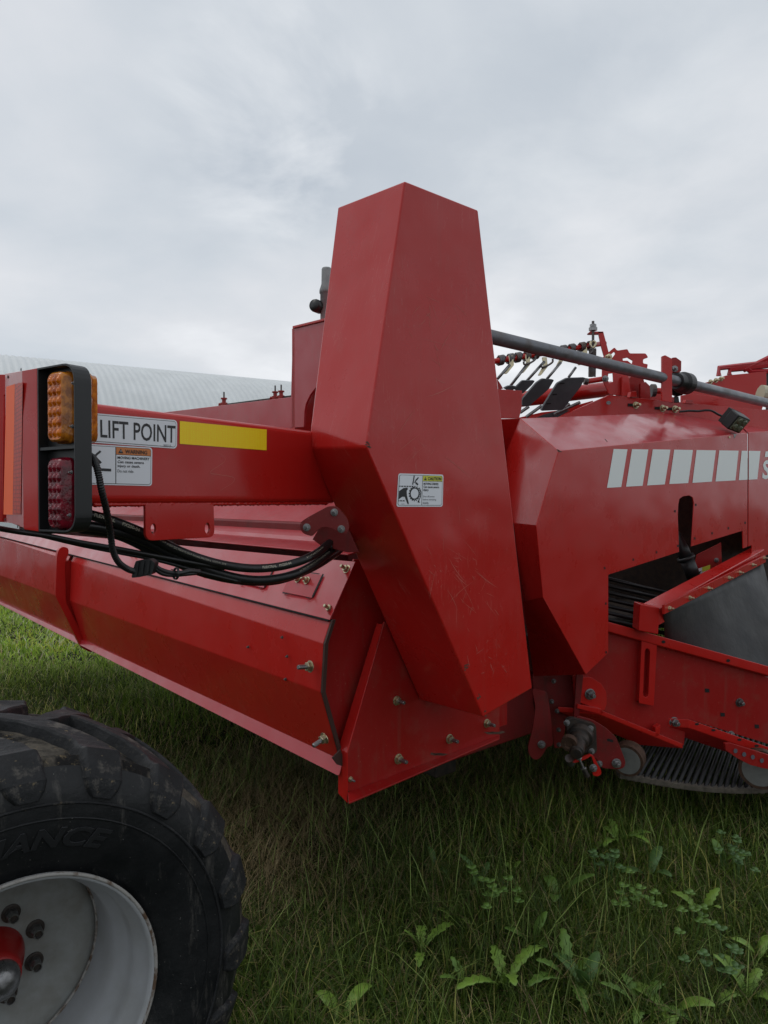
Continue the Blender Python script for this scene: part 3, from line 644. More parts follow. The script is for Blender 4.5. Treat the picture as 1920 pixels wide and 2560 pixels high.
# spring bolts on the far rail
sheet('far_rail', [(566, 1009), (727, 988), (727, 997), (566, 1018)], vp(2.6), M['black_iron'], H, .03)
for cx, cy in ((560, 1001), (688, 985), (703, 983)):
    q = hit(cx, cy, vp(2.6)); s_ = q.y / F
    hb_ = MB().lathe([(-16 * s_, .001), (-16 * s_, 9 * s_), (-6 * s_, 9 * s_), (-5 * s_, 5 * s_), (2 * s_, 5 * s_), (3 * s_, 8 * s_), (6 * s_, 8 * s_), (6 * s_, .001)], q, ZZ, 10).build('adjuster_boss', M['red_dirty'], H)
    MB().tube([q, q + ZZ * 21 * s_], 2.0 * s_, 8).build('adjuster_bolt', M['steel_d'], hb_)
    MB().tube([q + V3((-13 * s_, 0, -10 * s_)), q + V3((13 * s_, 0, -14 * s_))], 4 * s_, 6).build('adjuster_arm', M['red_dirty'], hb_)

# ---- main side shield with white stripes
SF = up(1.9); SB = up(2.22)
front = [(1397, 1127), (1341, 1313), (1358, 1493), (1465, 1686), (1521, 1632), (1521, 1437), (1698, 1380), (1695, 1290), (1696, 1262), (1699, 1247), (1708, 1241), (1724, 1239), (1732, 1244), (1735, 1258), (1733, 1300), (1729, 1366), (1857, 1327), (1858, 1371), (1869, 1367), (1869, 1082.5)]
sh = sheet('side_shield', front, SF, M['red'], H, .006, .002, label='red side shield with white stripes')
sh2 = sheet('side_shield', [(1871.5, 1082), (1871.5, 1366), (1880, 1363), (1880, 1400), (2060, 1340), (2060, 1064)], SF, M['red'], H, .006, .002, label='front section of the red side shield')
e1_, e2_ = hit(1302, 1046, SB), hit(1397, 1127, SF)
fa_ = [e1_, e2_, hit(1341, 1313, SF), hit(1285, 1308, SB), hit(1308, 1503, SB), hit(1358, 1493, SF), hit(1465, 1686, SF), hit(1335, 1690, SB), hit(1262, 1140, up(2.45)), hit(1294, 1046, up(2.45)), hit(1250, 1310, up(2.45)), hit(1262, 1300, up(2.3)), hit(1230, 1048, up(2.45))]
facets('shield_facets', fa_, [(0, 1, 2, 3), (3, 2, 5, 4), (4, 5, 6, 7), (0, 3, 11, 8), (0, 8, 12)], M['red'], H, bevel=.002, th=.005, label='folded end facets of the side shield')
a_, b_, c_, d_ = hit(1302, 1046, SB), hit(1397, 1127, SF) + UD * .002, hit(1868, 1082, SF) + UD * .002, hit(1811, 1027, SB)
ts = MB().prism([a_, b_, c_, d_], V3((0, 0, -1)), .005).build('shield_top', M['red_pale'], H, bevel=.0015)
MB().prism([hit(1813, 1027, SB), hit(1871, 1081.5, SF) + UD * .002, hit(2060, 1064, SF) + UD * .002, hit(2060, 1018, SB)], V3((0, 0, -1)), .005).build('shield_top', M['red_pale'], H, bevel=.0015)
lab = Label([(0, 0)] * 4, SF); st = MB()
for q in ([(768, 789), (848, 791), (812, 1008), (730, 1013)], [(874, 790), (968, 792), (935, 1001), (840, 1006)], [(994, 791), (1095, 793), (1063, 993), (961, 999)], [(1117, 793), (1225, 795), (1198, 985), (1089, 991)],
          [(1246, 795), (1357, 797), (1334, 977), (1222, 984)], [(1377, 797), (1488, 799), (1470, 970), (1355, 976)], [(1506, 799), (1540, 799.6), (1540, 966), (1489, 969)]):
    MB().add([hit(x, y, SF) - UD * .0015 for x, y in R3(q)], [(0, 1, 2, 3)]).build('white_stripe', M['stripe'], sh)
MB().add([hit(x, y, SF) - UD * .0015 for x, y in R3([(1547, 799.8), (1614, 801), (1596, 963), (1547, 966)])], [(0, 1, 2, 3)]).build('white_stripe', M['stripe'], sh2)
MB().add([hit(x, y, SF) - UD * .0015 for x, y in R3([(1644, 803), (1850, 808), (1846, 838), (1638, 835)])], [(0, 1, 2, 3)]).build('white_bar', M['stripe'], sh2)
lab = Label(R3([(1631, 853), (1674, 854), (1667, 961), (1623, 964)]), SF, .0015); lab.text('S', 0, 0, 1, 1, M['stripe'], 0, .03); lab.build('white_letter', sh2)
mb = MB()
for x, y in R4([(717, 277), (882, 228), (1016, 186), (1139, 149), (724, 481), (726, 762), (1236, 106), (1336, 76), (1430, 47), (1526, 16)]) + [(1687, 1278), (1739, 1262)]:
    mb.add([hit(x + a, y + b_, SF) - UD * .0012 for a, b_ in ((-2, -2.8), (2, -2.8), (2, 2.8), (-2, 2.8))], [(0, 1, 2, 3)])
mb.build('rivet_holes', M['dark'], sh, kind='stuff')
mb = MB(); ribbon(mb, [hit(x, y, SF) - UD * .001 for x, y in R3([(440, 790), (452, 800), (470, 806)])], UD, .01); ribbon(mb, [hit(x, y, SF) - UD * .13 for x, y in R3([(575, 742), (590, 758)])], UD, .012)
mb.build('paint_chips', M['chip'], sh, kind='stuff')

sheet('inner_baffle', [(1180, 1060), (1300, 1060), (1360, 1500), (1350, 1700), (1180, 1700)], up(2.5), M['red_grimy_shade'], H, .01)
# ---- unseen body boxes behind the shields, added to block light; sieve deck, axle
def vbox(name, v0, v1, u0, u1, z0, z1, mat, bevel=.01, label=None, parent=H):
    return MB().box(VD * v0 + UD * u0 + ZZ * z0, VD * (v1 - v0), UD * (u1 - u0), ZZ * (z1 - z0)).build(name, mat, parent, bevel=bevel, label=label)
vbox('main_light_blocker', 2.1, 9.5, 3.4, 6.2, .55, 1.62, M['red_grimy_shade'])
vbox('cross_light_blocker', 1.78, 2.9, 2.3, 7.4, .70, 1.60, M['red_grimy_shade'])
vbox('low_light_blocker', 1.95, 3.1, 2.25, 3.2, .50, .78, M['red_grimy_shade'])  # hidden low box, added to darken the ground beneath
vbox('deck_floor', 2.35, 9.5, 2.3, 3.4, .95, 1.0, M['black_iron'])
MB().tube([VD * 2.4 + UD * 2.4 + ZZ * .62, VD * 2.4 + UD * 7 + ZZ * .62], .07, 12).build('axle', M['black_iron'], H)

# ---- conveyor interior seen through the cut-out
mb = MB()
for k in range(9):
    x0, y0 = 1500, 1452 + k * 17; a_ = at(x0, y0 - 10, 3.9 - k * .03); b_ = at(1700, y0 + 38, 4.1 - k * .03); mb.tube([a_, b_], .011, 8)
mb.build('inner_web_rods', M['web'], H, smooth='all')
sheet('inner_wall', [(1470, 1170), (1960, 1140), (1960, 1520), (1470, 1600)], dp(5.0), M['black_iron'], H, .02)
ip = dp(4.75)
inp = sheet('inner_plate', R4([(1230, 300), (1250, 200), (1390, 130), (1395, 300), (1390, 330)]), dp(4.5), M['red_dirty'], H, .01)
bolt_px(*R4([(1362, 232)])[0], dp(4.5), 6, inp, 'steel')
lab = Label(R4([(1240, 285), (1325, 258), (1325, 300), (1243, 320)]), dp(4.48)); lab.poly([(0, 0), (1, 0), (1, 1), (0, 1)], M['white'], 0).poly([(.45, 0), (1, 0), (1, .6), (.45, .7)], M['lab_ye'], 1).line([(.1, .3), (.2, .8), (.35, .5)], .12, M['ink'], 2); lab.build('small_label', inp)
cy = MB(); c0_ = at(*R4([(1145, 60)])[0], 4.3)
cp = [at(x, y, 4.25) for x, y in R4([(1140, 70), (1165, 160), (1185, 215), (1190, 225), (1230, 330)])]
cy.tube(cp[:3], [.010, .036, .04], 14).tube([cp[2].lerp(cp[1], .1), cp[3]], .052, 14).tube([cp[3], cp[4]], .042, 14)
cy.build('hydraulic_cylinder', M['black_pl'], H, smooth='all')

# ---- infeed conveyor frame on the right
fp = dp(3.55, .22, .95)
zoff = V3((0, 1, 0))
frame = sheet('conveyor_side_plate', [(1432, 1690), (1470, 1560), (1523, 1560), (1940, 1700), (1940, 1872)] + R4([(1659, 1290), (1205, 1150), (1185, 1185), (1175, 1300), (1040, 1240), (700, 1095), (545, 1040)]), fp, M['red_dirty'], H, .012)
def rail(name, pts, th_px, plane, depth_back, mat, parent):
    a = [hit(x, y, plane) for x, y in pts]; mb = MB()
    b = [hit(x, y + th_px, plane) for x, y in pts]
    return MB().box(a[0], a[1] - a[0], b[0] - a[0], V3((-.2, depth_back, .0))).build(name, mat, parent, bevel=.004)
fpf = pl(fp[0] - V3((0, .045, 0)), fp[1])
rl = rail('top_rail', [(1470, 1540), (1945, 1672)], 25, fpf, .14, M['red'], H)
rail('bottom_flange', R4([(690, 1090), (1170, 1288)]), 13, fpf, .05, M['red'], frame)
rail('perforated_flange', R4([(1205, 1148), (1700, 1320)]), 22, fpf, .05, M['red'], frame)
mb = MB()
for x, y in R4([(1250, 1178), (1345, 1213), (1495, 1268), (1594, 1303)]):
    mb.add([hit(a, b_, pl(fpf[0] - V3((0, .002, 0)), fpf[1])) for a, b_ in oval(x, y - 1, 5.5, 3, 10)], [tuple(range(10))])
for x, y in R4([(1057, 702), (1430, 810)]): mb.add([hit(a, b_, pl(fpf[0] - V3((0, .002, 0)), fpf[1])) for a, b_ in oval(x, y, 5, 4, 10)], [tuple(range(10))])
for x, y in R4([(1308, 981), (1397, 1120), (1594, 1188)]): mb.add([hit(x + a, y + b_, fp) - V3((0, .002, 0)) for a, b_ in ((-6, -5), (5, -4), (6, 5), (-5, 5))], [(0, 1, 2, 3)])
mb.build('bolt_holes', M['dark'], frame, kind='stuff')
for x, y, r_, k_ in ((1684, 1805, 13, 'steel'), (1826, 1838, 11, 'steel'), (1848, 1756, 11, 'dark')): bolt_px(x, y, fp, r_, frame, k_)
spn = pl(fp[0] - V3((0, .04, 0)), fp[1])
plate_holes('slotted_bracket', rounded(H_([(1604, 1602), (1643, 1604), (1635, 1765), (1597, 1758)], spn), .01, 3), [H_([(1612, 1630), (1614, 1624), (1618, 1621), (1623, 1624), (1625, 1630), (1621, 1736), (1618, 1742), (1613, 1743), (1609, 1740), (1608, 1734)], spn)], V3((0, 1, 0)), .04, M['red'], H)
gs = sheet('corner_gusset', R4([(592, 905), (640, 905), (700, 945), (728, 990), (732, 1060), (715, 1100), (570, 1050)]), pl(fp[0] - V3((0, .02, 0)), fp[1]), M['red'], frame, .02, r=.01)
sheet('gusset_shelf', R4([(565, 1062), (700, 1090), (715, 1115), (690, 1118), (560, 1085)]), fpf, M['red'], frame, .04)
bolt_px(*R4([(632, 1003)])[0], pl(fp[0] - V3((0, .021, 0)), fp[1]), 14, frame, 'steel')
sheet('plate_ear', R4([(1010, 1195), (1040, 1180), (1035, 1240), (1010, 1250)]), fpf, M['red'], frame, .03)
# post and cross bar with rubber curtain
pp_ = dp(3.50)
post = MB().box(at(1600, 1509, 3.5), at(1650, 1519, 3.5) - at(1600, 1509, 3.5), at(1596, 1577, 3.5) - at(1600, 1509, 3.5), V3((0, .09, 0))).build('curtain_post', M['red'], H, bevel=.006, seg=3)
b0_, b1_ = [at(1601, 1511, 3.53), at(1649, 1521, 3.53)], [at(1877, 1369, 4.7), at(1911, 1373, 4.62)]
MB().add([b0_[0], b0_[1], b1_[1], b1_[0]] + [p - ZZ * .085 for p in (b0_[0], b0_[1], b1_[1], b1_[0])], [(0, 1, 2, 3), (7, 6, 5, 4), (0, 4, 5, 1), (1, 5, 6, 2), (2, 6, 7, 3), (3, 7, 4, 0)]).build('curtain_bar', M['red'], H, bevel=.005, seg=3)
s0, s1 = at(1655, 1512, 3.46), at(1909, 1388, 4.58)
strp = MB().box(s0, s1 - s0, ZZ * -.045, V3((.01, -.008, 0))).build('clamp_strip', M['red'], H, bevel=.001)
nb = V3((s1 - s0)).cross(ZZ).normalized(); nb = -nb if nb.y > 0 else nb
for x, y in R4([(1078, 507), (1187, 447), (1287, 393), (1402, 332), (1466, 302), (1546, 258), (1620, 218)]):
    t_ = (x - 1655) / (1909 - 1655); q = s0.lerp(s1, max(0, min(.985, t_ ** 1.12 if t_ > 0 else 0))); q.z = at(x, y, q.y).z; q = V3((q.x, q.y, q.z)); bolt(q + nb * .012, nb, .013, strp, 'zinc')
g = []; nx_, ny_ = 18, 10
TL, TR = at(1657, 1522, 3.50), at(1905, 1405, 4.6); BLq, BRq = at(1664, 1628, 3.78), at(1990, 1765, 3.98); XR = at(2020, 1560, 4.5)
for j in range(ny_ + 1):
    for i in range(nx_ + 1):
        u_, v_ = i / nx_, j / ny_; p = TL.lerp(TR, u_).lerp(BLq.lerp(BRq, u_), v_); p = p + V3((.0, .0, -.03)) * math.sin(math.pi * v_) * math.sin(math.pi * min(1, u_ * 1.4)) * (1 + .5 * math.sin(u_ * 9)) + V3((0, 0, .012)) * math.sin(u_ * 14) * v_ * (1 - v_); g.append(p)
fs = [(j * (nx_ + 1) + i, j * (nx_ + 1) + i + 1, (j + 1) * (nx_ + 1) + i + 1, (j + 1) * (nx_ + 1) + i) for j in range(ny_) for i in range(nx_)]
rc = MB().add(g, fs).build('rubber_curtain', M['rubber'], H, smooth='all', label='dark grey rubber curtain bolted to the cross bar')
s_ = rc.modifiers.new('s', 'SOLIDIFY'); s_.thickness = .006
# lower web, curved rods
mb = MB(); mb2 = MB(); N_ = 26
for k in range(N_):
    s_ = k / (N_ - 1); px = 1560 + 420 * s_; py = 1938 + 44 * math.sin(min(1, s_ * 1.05 + .02) * math.pi * .62) - 8 * s_
    a_ = at(px, py, 3.50 + .25 * s_); d_ = V3((.66, 1.0, .16)); mb.tube([a_, a_ + d_ * 1.5], .0125, 8)
    mb2.box(a_ + V3((-.024, -.012, -.012)), V3((.05, 0, -.003)), V3((0, .06, .0)), V3((0, 0, .026)))
mb.build('web_rods', M['web'], H, smooth='all'); mb2.build('web_belt_edge', M['webend'], H, bevel=.003)
sb = sheet('support_arm', R4([(1413, 1290), (1440, 1285), (1700, 1365), (1700, 1440), (1640, 1432), (1560, 1412), (1480, 1372), (1415, 1325)]), dp(3.50, .1, 1.6), M['red_dirty'], H, .02)
mb = MB()
for x, y in R4([(1472, 1330), (1522, 1350), (1572, 1366), (1624, 1386)]): mb.add([hit(a, b_, dp(3.495, .1, 1.6)) for a, b_ in oval(x, y, 5, 6, 12)], [tuple(range(12))])
mb.build('arm_holes', M['ink_grey'], sb, kind='stuff')
def roller(px, py, d, R_, wd, ax, parent=H):
    o = at(px, py, d); MB().lathe([(0, .8 * R_), (0, R_), (wd, R_), (wd, .001)], o, ax, 36).build('roller', M['rust'], parent, smooth=False)
    r = [c for c in parent.children if c.name.startswith('roller')][-1]; MB().lathe([(-.002, .001), (-.002, R_ * .84), (.01, R_ * .84)], o, ax, 36).build('roller_disc', M['whitedisc'], r)
roller(1900, 1925, 3.62, .1, .05, V3((.5, 1, 0)))
roller(*L4([(1300, 1085)])[0], 3.45, .078, .07, V3((.62, 1, .1)))

# ---- linkage cluster below the shield
def l4(name, pts, d, mat, parent=H, th=.012, r=.008, label=None): return sheet(name, L4(pts), dp(d), mat, parent, th, .002, r=r, label=label)
bk = l4('linkage_back_plate', [(150, 20), (800, 20), (760, 600), (560, 640), (520, 920), (420, 930), (380, 600), (180, 420)], 3.62, M['red_grimy_shade'])
l4('linkage_upright', [(690, 30), (775, 30), (720, 560), (655, 560)], 3.52, M['red_grimy_shade'])
arm = l4('swing_arm', [(140, 200), (330, 240), (380, 560), (410, 900), (320, 920), (300, 980), (240, 1060), (180, 1075), (110, 1020), (95, 910), (150, 720), (190, 420)], 3.42, M['red_grimy_shade'], r=.02)
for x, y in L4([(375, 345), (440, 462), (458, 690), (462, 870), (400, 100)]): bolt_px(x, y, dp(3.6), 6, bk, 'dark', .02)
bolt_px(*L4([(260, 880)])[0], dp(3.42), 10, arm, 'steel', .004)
ra = l4('roller_arm', [(690, 530), (900, 590), (1060, 690), (1175, 800), (1240, 960), (1290, 1100), (1275, 1165), (1215, 1188), (1000, 1175), (920, 1050), (700, 900)], 3.38, M['red_grimy_shade'], r=.015)
MB().add([hit(x, y, dp(3.378)) for x, y in L4([(1060, 820), (1075, 812), (1135, 828), (1140, 850), (1125, 858), (1065, 842)])], [tuple(range(6))]).build('slot_hole', M['dark'], ra)
bolt_px(*L4([(1175, 1112)])[0], dp(3.378), 12, ra, 'steel'); bolt_px(*L4([(968, 1120)])[0], dp(3.378), 8, ra, 'steel')
bf_ = sheet('bearing_flange', L4([(560, 590), (640, 560), (930, 640), (940, 980), (880, 1010), (600, 940)]), dp(3.34), M['black_iron'], H, .035, r=.02)
o_ = at(*L4([(740, 770)])[0], 3.34); ax_ = V3((-.42, -1, -.25))
MB().lathe([(0, .062), (.03, .058), (.035, .045), (.07, .043), (.075, .033), (.15, .033), (.152, .026), (.165, .026), (.165, .001)], o_, ax_, 24).build('bearing_housing', M['black_iron'], bf_, bevel=.002)
o2 = at(*L4([(600, 870)])[0], 3.22); MB().lathe([(0, .030), (.0, .036), (.03, .036), (.03, .022), (.022, .018), (.022, .001)], o2 - ax_.normalized() * .02, ax_, 20).build('shaft_end', M['rust'], bf_)
for x, y in L4([(570, 620), (860, 690), (873, 968), (620, 1080)]): bolt_px(x, y, dp(3.335), 8, bf_, 'steel')
lk = l4('adjuster_tab', [(620, 1100), (700, 1060), (860, 1005), (885, 1015), (800, 1065), (680, 1110)], 3.25, M['red'], r=.004)
lp = l4('adjuster_link', [(865, 1015), (895, 1020), (990, 1200), (992, 1250), (950, 1275), (890, 1265), (885, 1220), (930, 1190)], 3.27, M['red'], r=.008)
bolt_px(*L4([(893, 1170)])[0], dp(3.26), 10, lp, 'steel')
q = [at(x, y, 3.23) for x, y in L4([(715, 1040), (745, 1110), (775, 1180), (825, 1275)])]
MB().tube(q[:3], .006, 8).tube([q[0], q[0].lerp(q[1], .3)], .013, 6).tube([q[1].lerp(q[2], .8), q[2]], .014, 6).build('adjuster_bolt', M['steel'], lk); MB().tube([q[2], q[3]], .012, 8).build('adjuster_rod', M['black_iron'], lk)
MB().tube([at(*L4([(600, 1050)])[0], 3.25), at(*L4([(620, 1110)])[0], 3.3)], .02, 10).build('pin', M['steel_d'], lk)
vbox('hanging_leg', 2.6, 2.75, 2.6, 2.75, .25, .9, M['black_iron'])

# ---- long grey shaft with bearing
a_ = hit(1085, 808, up(2.1)); b_ = hit(1932, 1011, up(2.05)); dirp = (b_ - a_).normalized()
shaft = MB().tube([a_, b_ + dirp * 1.2], .0315, 24).build('drive_shaft', M['pipe'], H, smooth=False, label='long grey steel drive shaft'); fin(shaft, 0, 0, 'all')
c_ = hit(1703, 962, up(2.09)); t_ = (c_ - a_).dot(dirp); c_ = a_ + dirp * t_; kk = c_.y / F
be = MB().lathe([(-.10, .034), (-.10, .048), (-.05, .052), (-.05, 20 * kk), (-.03, 27 * kk), (.03, 27 * kk), (.045, 22 * kk), (.045, .034)], c_, dirp, 28).build('shaft_bearing', M['black_pl'], shaft, bevel=.003)
sheet('bearing_plate', L3([(515, 400), (600, 395), (760, 470), (770, 640), (620, 700), (515, 650)]), dp(c_.y + .05), M['black_pl'], be, .02, r=.02)
sheet('bearing_strap', L3([(590, 690), (630, 700), (640, 765), (590, 765)]), dp(c_.y + .05), M['black_pl'], be, .02)
MB().tube([hit(1900, 985, dp(5.35)), hit(1930, 990, dp(5.35))], .07, 16).build('cream_pulley', material('cream_paint', (.45, .42, .30), .5), shaft)

# ---- adjuster beam and brackets behind the shield top
bbp = dp(4.3, .35, 1.3)
bb = sheet('bolted_side_beam', R3([(440, 612), (745, 478), (960, 500), (1240, 528), (1800, 580), (1800, 700), (440, 700)]), bbp, M['red'], H, .02)
for x, y, r_ in R3([(897, 538), (1050, 555), (1122, 560)]) and [(1589, 1013, 9), (1656, 1021, 9), (1687, 1023, 9)]:
    bolt_px(x, y, bbp, r_, bb, 'zinc')
    MB().add([hit(x - a, y + b_, bbp) - V3((0, .003, 0)) for a, b_ in ((20, -4), (6, -4), (6, 3), (20, 3))], [(0, 1, 2, 3)]).build('slot_hole', M['dark'], bb)
MB().add([hit(a, b_, bbp) - V3((0, .003, 0)) for a, b_ in oval(1521, 1007, 6, 4.5, 12)], [tuple(range(12))]).build('plug', M['steel'], bb)
for q in ([(865, 490), (870, 460), (900, 455), (905, 490)], [(1090, 515), (1095, 490), (1118, 490), (1120, 520)], [(1180, 525), (1188, 505), (1228, 508), (1228, 530)]): sheet('beam_tab', R3(q), pl(bbp[0] - V3((0, .01, 0)), bbp[1]), M['red'], bb, .03)
bk1 = sheet('shaft_bracket', L3([(440, 232), (475, 220), (555, 262), (555, 765), (440, 745)]), dp(4.1), M['red'], H, .02)
bk2 = sheet('shaft_bracket', L3([(560, 248), (600, 245), (662, 290), (660, 400), (640, 420), (560, 420)]), dp(4.22), M['red_dirty'], H, .02)
bolt_px(*L3([(583, 378)])[0], dp(4.21), 8, bk2, 'steel')
# tine shaft with springs, arms and rubber paddles
T0, T1 = at(1225, 905, 4.1), at(1512, 858, 4.6)
ts_ = MB().tube([T0, T1], .016, 14).build('tine_shaft', M['red'], H, smooth='all', label='red tine shaft carrying spring tines')
def ont(px): return along(T0, (T1 - T0).normalized(), px)
mb = MB()
dt = (T1 - T0).normalized()
for z_ in (140, 250, 335, 440, 540, 855, 950, 1070, 1165):
    px = 1220 + z_ * .217; c_ = ont(px); helix = []
    for j in range(49):
        a = j / 48 * 2 * math.pi * 3.2; helix.append(c_ + dt * (j / 48 - .5) * .036 + (ZZ * math.cos(a) + dt.cross(ZZ) * math.sin(a)) * .025)
    MB().tube(helix, .0065, 6).build('torsion_spring', M['steel_d'], ts_, smooth='all')
pads = {3: [(800, 820), (910, 762), (1125, 755), (1070, 860), (860, 1130), (610, 1140), (640, 1080)], 2: [(560, 815), (630, 768), (765, 780), (700, 890), (475, 1085), (395, 1085), (400, 1000)], 1: [(400, 790), (545, 790), (510, 840), (400, 945), (300, 890)], 0: [(180, 880), (240, 850), (330, 855), (300, 900), (230, 905)]}
armz = [((260, 520), (250, 610), (110, 770)), ((450, 510), (460, 590), (260, 850)), ((650, 540), (650, 570), (450, 790)), ((860, 430), (840, 580), (680, 770)), ((1110, 420), (1010, 640), (930, 750))]
for k, (h_, m_, e_) in enumerate(armz):
    d0 = ont(1220 + h_[0] * .217).y; ap = [at(*L2_([q])[0], d0 - .03 * i) for i, q in enumerate((h_, m_, e_))]
    ta = MB().tube(ap[1:], .0085, 8).build('tine_rod', M['steel'], ts_, smooth='all')
    cl = [(h_[0] - 28, h_[1] - 20), (h_[0] + 28, h_[1] - 20), (h_[0] + 40, h_[1] + 90), (h_[0] - 40, h_[1] + 190), (h_[0] - 75, h_[1] + 190), (h_[0] - 10, h_[1] + 70)]
    sheet('tine_clip', L2_(cl), dp(d0 - .03), M['zinc'], ta, .012, r=.006)
    if k >= 1:
        lw = [(h_[0] + 95, h_[1] + 0), (h_[0] + 90, h_[1] + 40), (h_[0] + 20, h_[1] + 85), (h_[0] - 30, h_[1] + 95), (h_[0] - 40, h_[1] + 60)]
        MB().tube(spline([at(*L2_([q])[0], d0 - .05) for q in lw], 5), .006, 6).build('spring_leg', M['steel_d'], ta, smooth='all')
for k, q in pads.items():
    d0 = 4.05 + .12 * k; o_ = sheet('rubber_paddle', L2_(q), pl(at(*L2_([q[0]])[0], d0), V3((-.25, 1, .35))), M['paddle'], ts_, .02, .003, r=.01)
    if k == 3:
        pq = pl(at(*L2_([q[0]])[0], d0) - V3((0, .003, 0)), V3((-.25, 1, .35)))
        for x, y in L2_([(855, 823), (770, 950), (700, 1055)]): MB().add([hit(x + a, y + b_, pq) for a, b_ in ((-6, -1), (5.5, -2), (6, 1), (-5.5, 2))], [(0, 1, 2, 3)]).build('paddle_slot', M['dark'], o_)
MB().tube([at(1290, 1000, 4.9), at(1528, 972, 5.0)], .052, 20).build('cross_tube', M['red'], H, smooth='all')
sheet('small_side_plate', L2_([(40, 885), (392, 905), (386, 1110), (360, 1225), (60, 1225)]), dp(3.7), M['red'], H, .01)
sheet('small_side_plate', L2_([(105, 770), (140, 820), (175, 880), (120, 900)]), dp(3.75), M['red_dirty'], H, .01)
# lower row of rods beyond
for a_, b_ in (((470, 1090), (370, 1160)), ((620, 1080), (440, 1210)), ((1060, 1040), (800, 1160)), ((940, 1060), (760, 1180))):
    MB().tube([at(*L2_([a_])[0], 4.9), at(*L2_([b_])[0], 4.9)], .011, 8).build('tine_rod', M['steel'], H)
sheet('rubber_paddle', L2_([(560, 1215), (640, 1180), (760, 1150), (850, 1125), (945, 1135), (800, 1215)]), dp(4.95), M['paddle'], H, .02)
sheet('far_cross_member', L2_([(360, 1215), (620, 1155), (800, 1135), (1210, 1020), (1210, 1060), (800, 1240), (360, 1240)]), dp(5.3), M['red'], H, .03)
# strap with eye bolt and hanging spring
stp = dp(4.5)
sheet('angle_strap', L2_([(1268, 225), (1330, 232), (1395, 480), (1335, 505), (1300, 380)]), stp, M['red'], H, .012, r=.004)
sheet('strap_top', L2_([(1163, 235), (1175, 224), (1330, 224), (1330, 245), (1175, 246)]), stp, M['red'], H, .05)
MB().tube([at(*L2_([(1210, 105)])[0], 4.5), at(*L2_([(1210, 335)])[0], 4.5)], .0085, 10).build('eye_bolt', M['steel_d'], H)
eb = bpy.data.objects['eye_bolt']
MB().lathe([(0, .001), (0, .026), (.02, .026), (.02, .001)], at(*L2_([(1210, 215)])[0], 4.5), ZZ, 6).lathe([(.022, .001), (.022, .02), (.04, .02), (.04, .001)], at(*L2_([(1210, 215)])[0], 4.5), ZZ, 6).build('lock_nut', M['steel'], eb)
MB().tube(spline([at(*L2_([q])[0], 4.48) for q in ((1210, 330), (1240, 360), (1225, 400), (1200, 410), (1180, 380), (1190, 340))], 5), .008, 8).build('eye_loop', M['zinc'], eb, smooth='all')
hx = []; ct, cb_ = at(*L2_([(1205, 425)])[0], 4.48), at(*L2_([(1198, 745)])[0], 4.48)
for j in range(15 * 22): a = j * 2 * math.pi / 15; hx.append(ct.lerp(cb_, j / (15 * 22)) + V3((math.cos(a), math.sin(a), 0)) * .019)
MB().tube(hx, .0055, 5).build('extension_spring', M['steel_d'], H, smooth='all')
brp = dp(4.7)
br = plate_holes('slotted_bracket', rounded(H_(R3([(705, 262), (775, 203), (790, 222), (850, 213), (862, 238), (955, 238), (970, 262), (940, 272), (940, 296), (968, 300), (962, 328), (905, 325), (850, 345), (860, 400), (820, 482), (745, 475), (703, 385)]), brp), .008, 2),
    [H_(R3([(748, 250), (775, 228), (780, 240), (760, 268)]), brp), H_(R3([(822, 268), (850, 262), (880, 280), (876, 300), (850, 280), (824, 280)]), brp), H_(R3([(740, 355), (765, 352), (768, 400), (745, 412), (735, 385)]), brp)], V3((0, 1, 0)), .012, M['red'], H)
bolt_px(*R3([(740, 260)])[0], brp, 9, br, 'zinc'); bolt_px(*R3([(722, 384)])[0], brp, 8, br, 'steel')
MB().tube([at(*R3([(615, 400)])[0], 4.7), at(*R3([(715, 385)])[0], 4.72)], .018, 12).build('pivot_pin', M['red'], br)
MB().tube([at(*R3([(600, 398)])[0], 4.7), at(*R3([(622, 402)])[0], 4.7)], .022, 12).build('pivot_pin_nut', M['steel_d'], br)
MB().tube([at(*R3([(820, 430)])[0], 4.85), at(*R3([(898, 430)])[0], 4.75)], .085, 18).build('cross_tube', M['red_dirty'], H)
sheet('block_bracket', R3([(925, 410), (955, 402), (978, 425), (985, 505), (925, 500)]), dp(4.7), M['red_dirty'], H, .03)
sheet('low_bracket', R3([(820, 370), (858, 378), (870, 480), (820, 485)]), dp(4.66), M['red'], H, .03)
sheet('low_bracket', R3([(985, 460), (1050, 440), (1090, 500), (1090, 520), (985, 505)]), dp(4.9), M['red'], H, .03)
MB().tube([at(*R3([(985, 452)])[0], 4.8), at(*R3([(1045, 455)])[0], 4.8)], .02, 12).build('stub_shaft', M['red'], H); MB().tube([at(*R3([(985, 452)])[0], 4.79), at(*R3([(1008, 452)])[0], 4.79)], [.043, .043], 14).build('torsion_spring', M['steel_d'], H)
sheet('slotted_bracket', R3([(1160, 480), (1225, 470), (1300, 480), (1375, 490), (1375, 505), (1345, 510), (1345, 525), (1375, 530), (1370, 552), (1160, 545)]), dp(5.0), M['red'], H, .02)
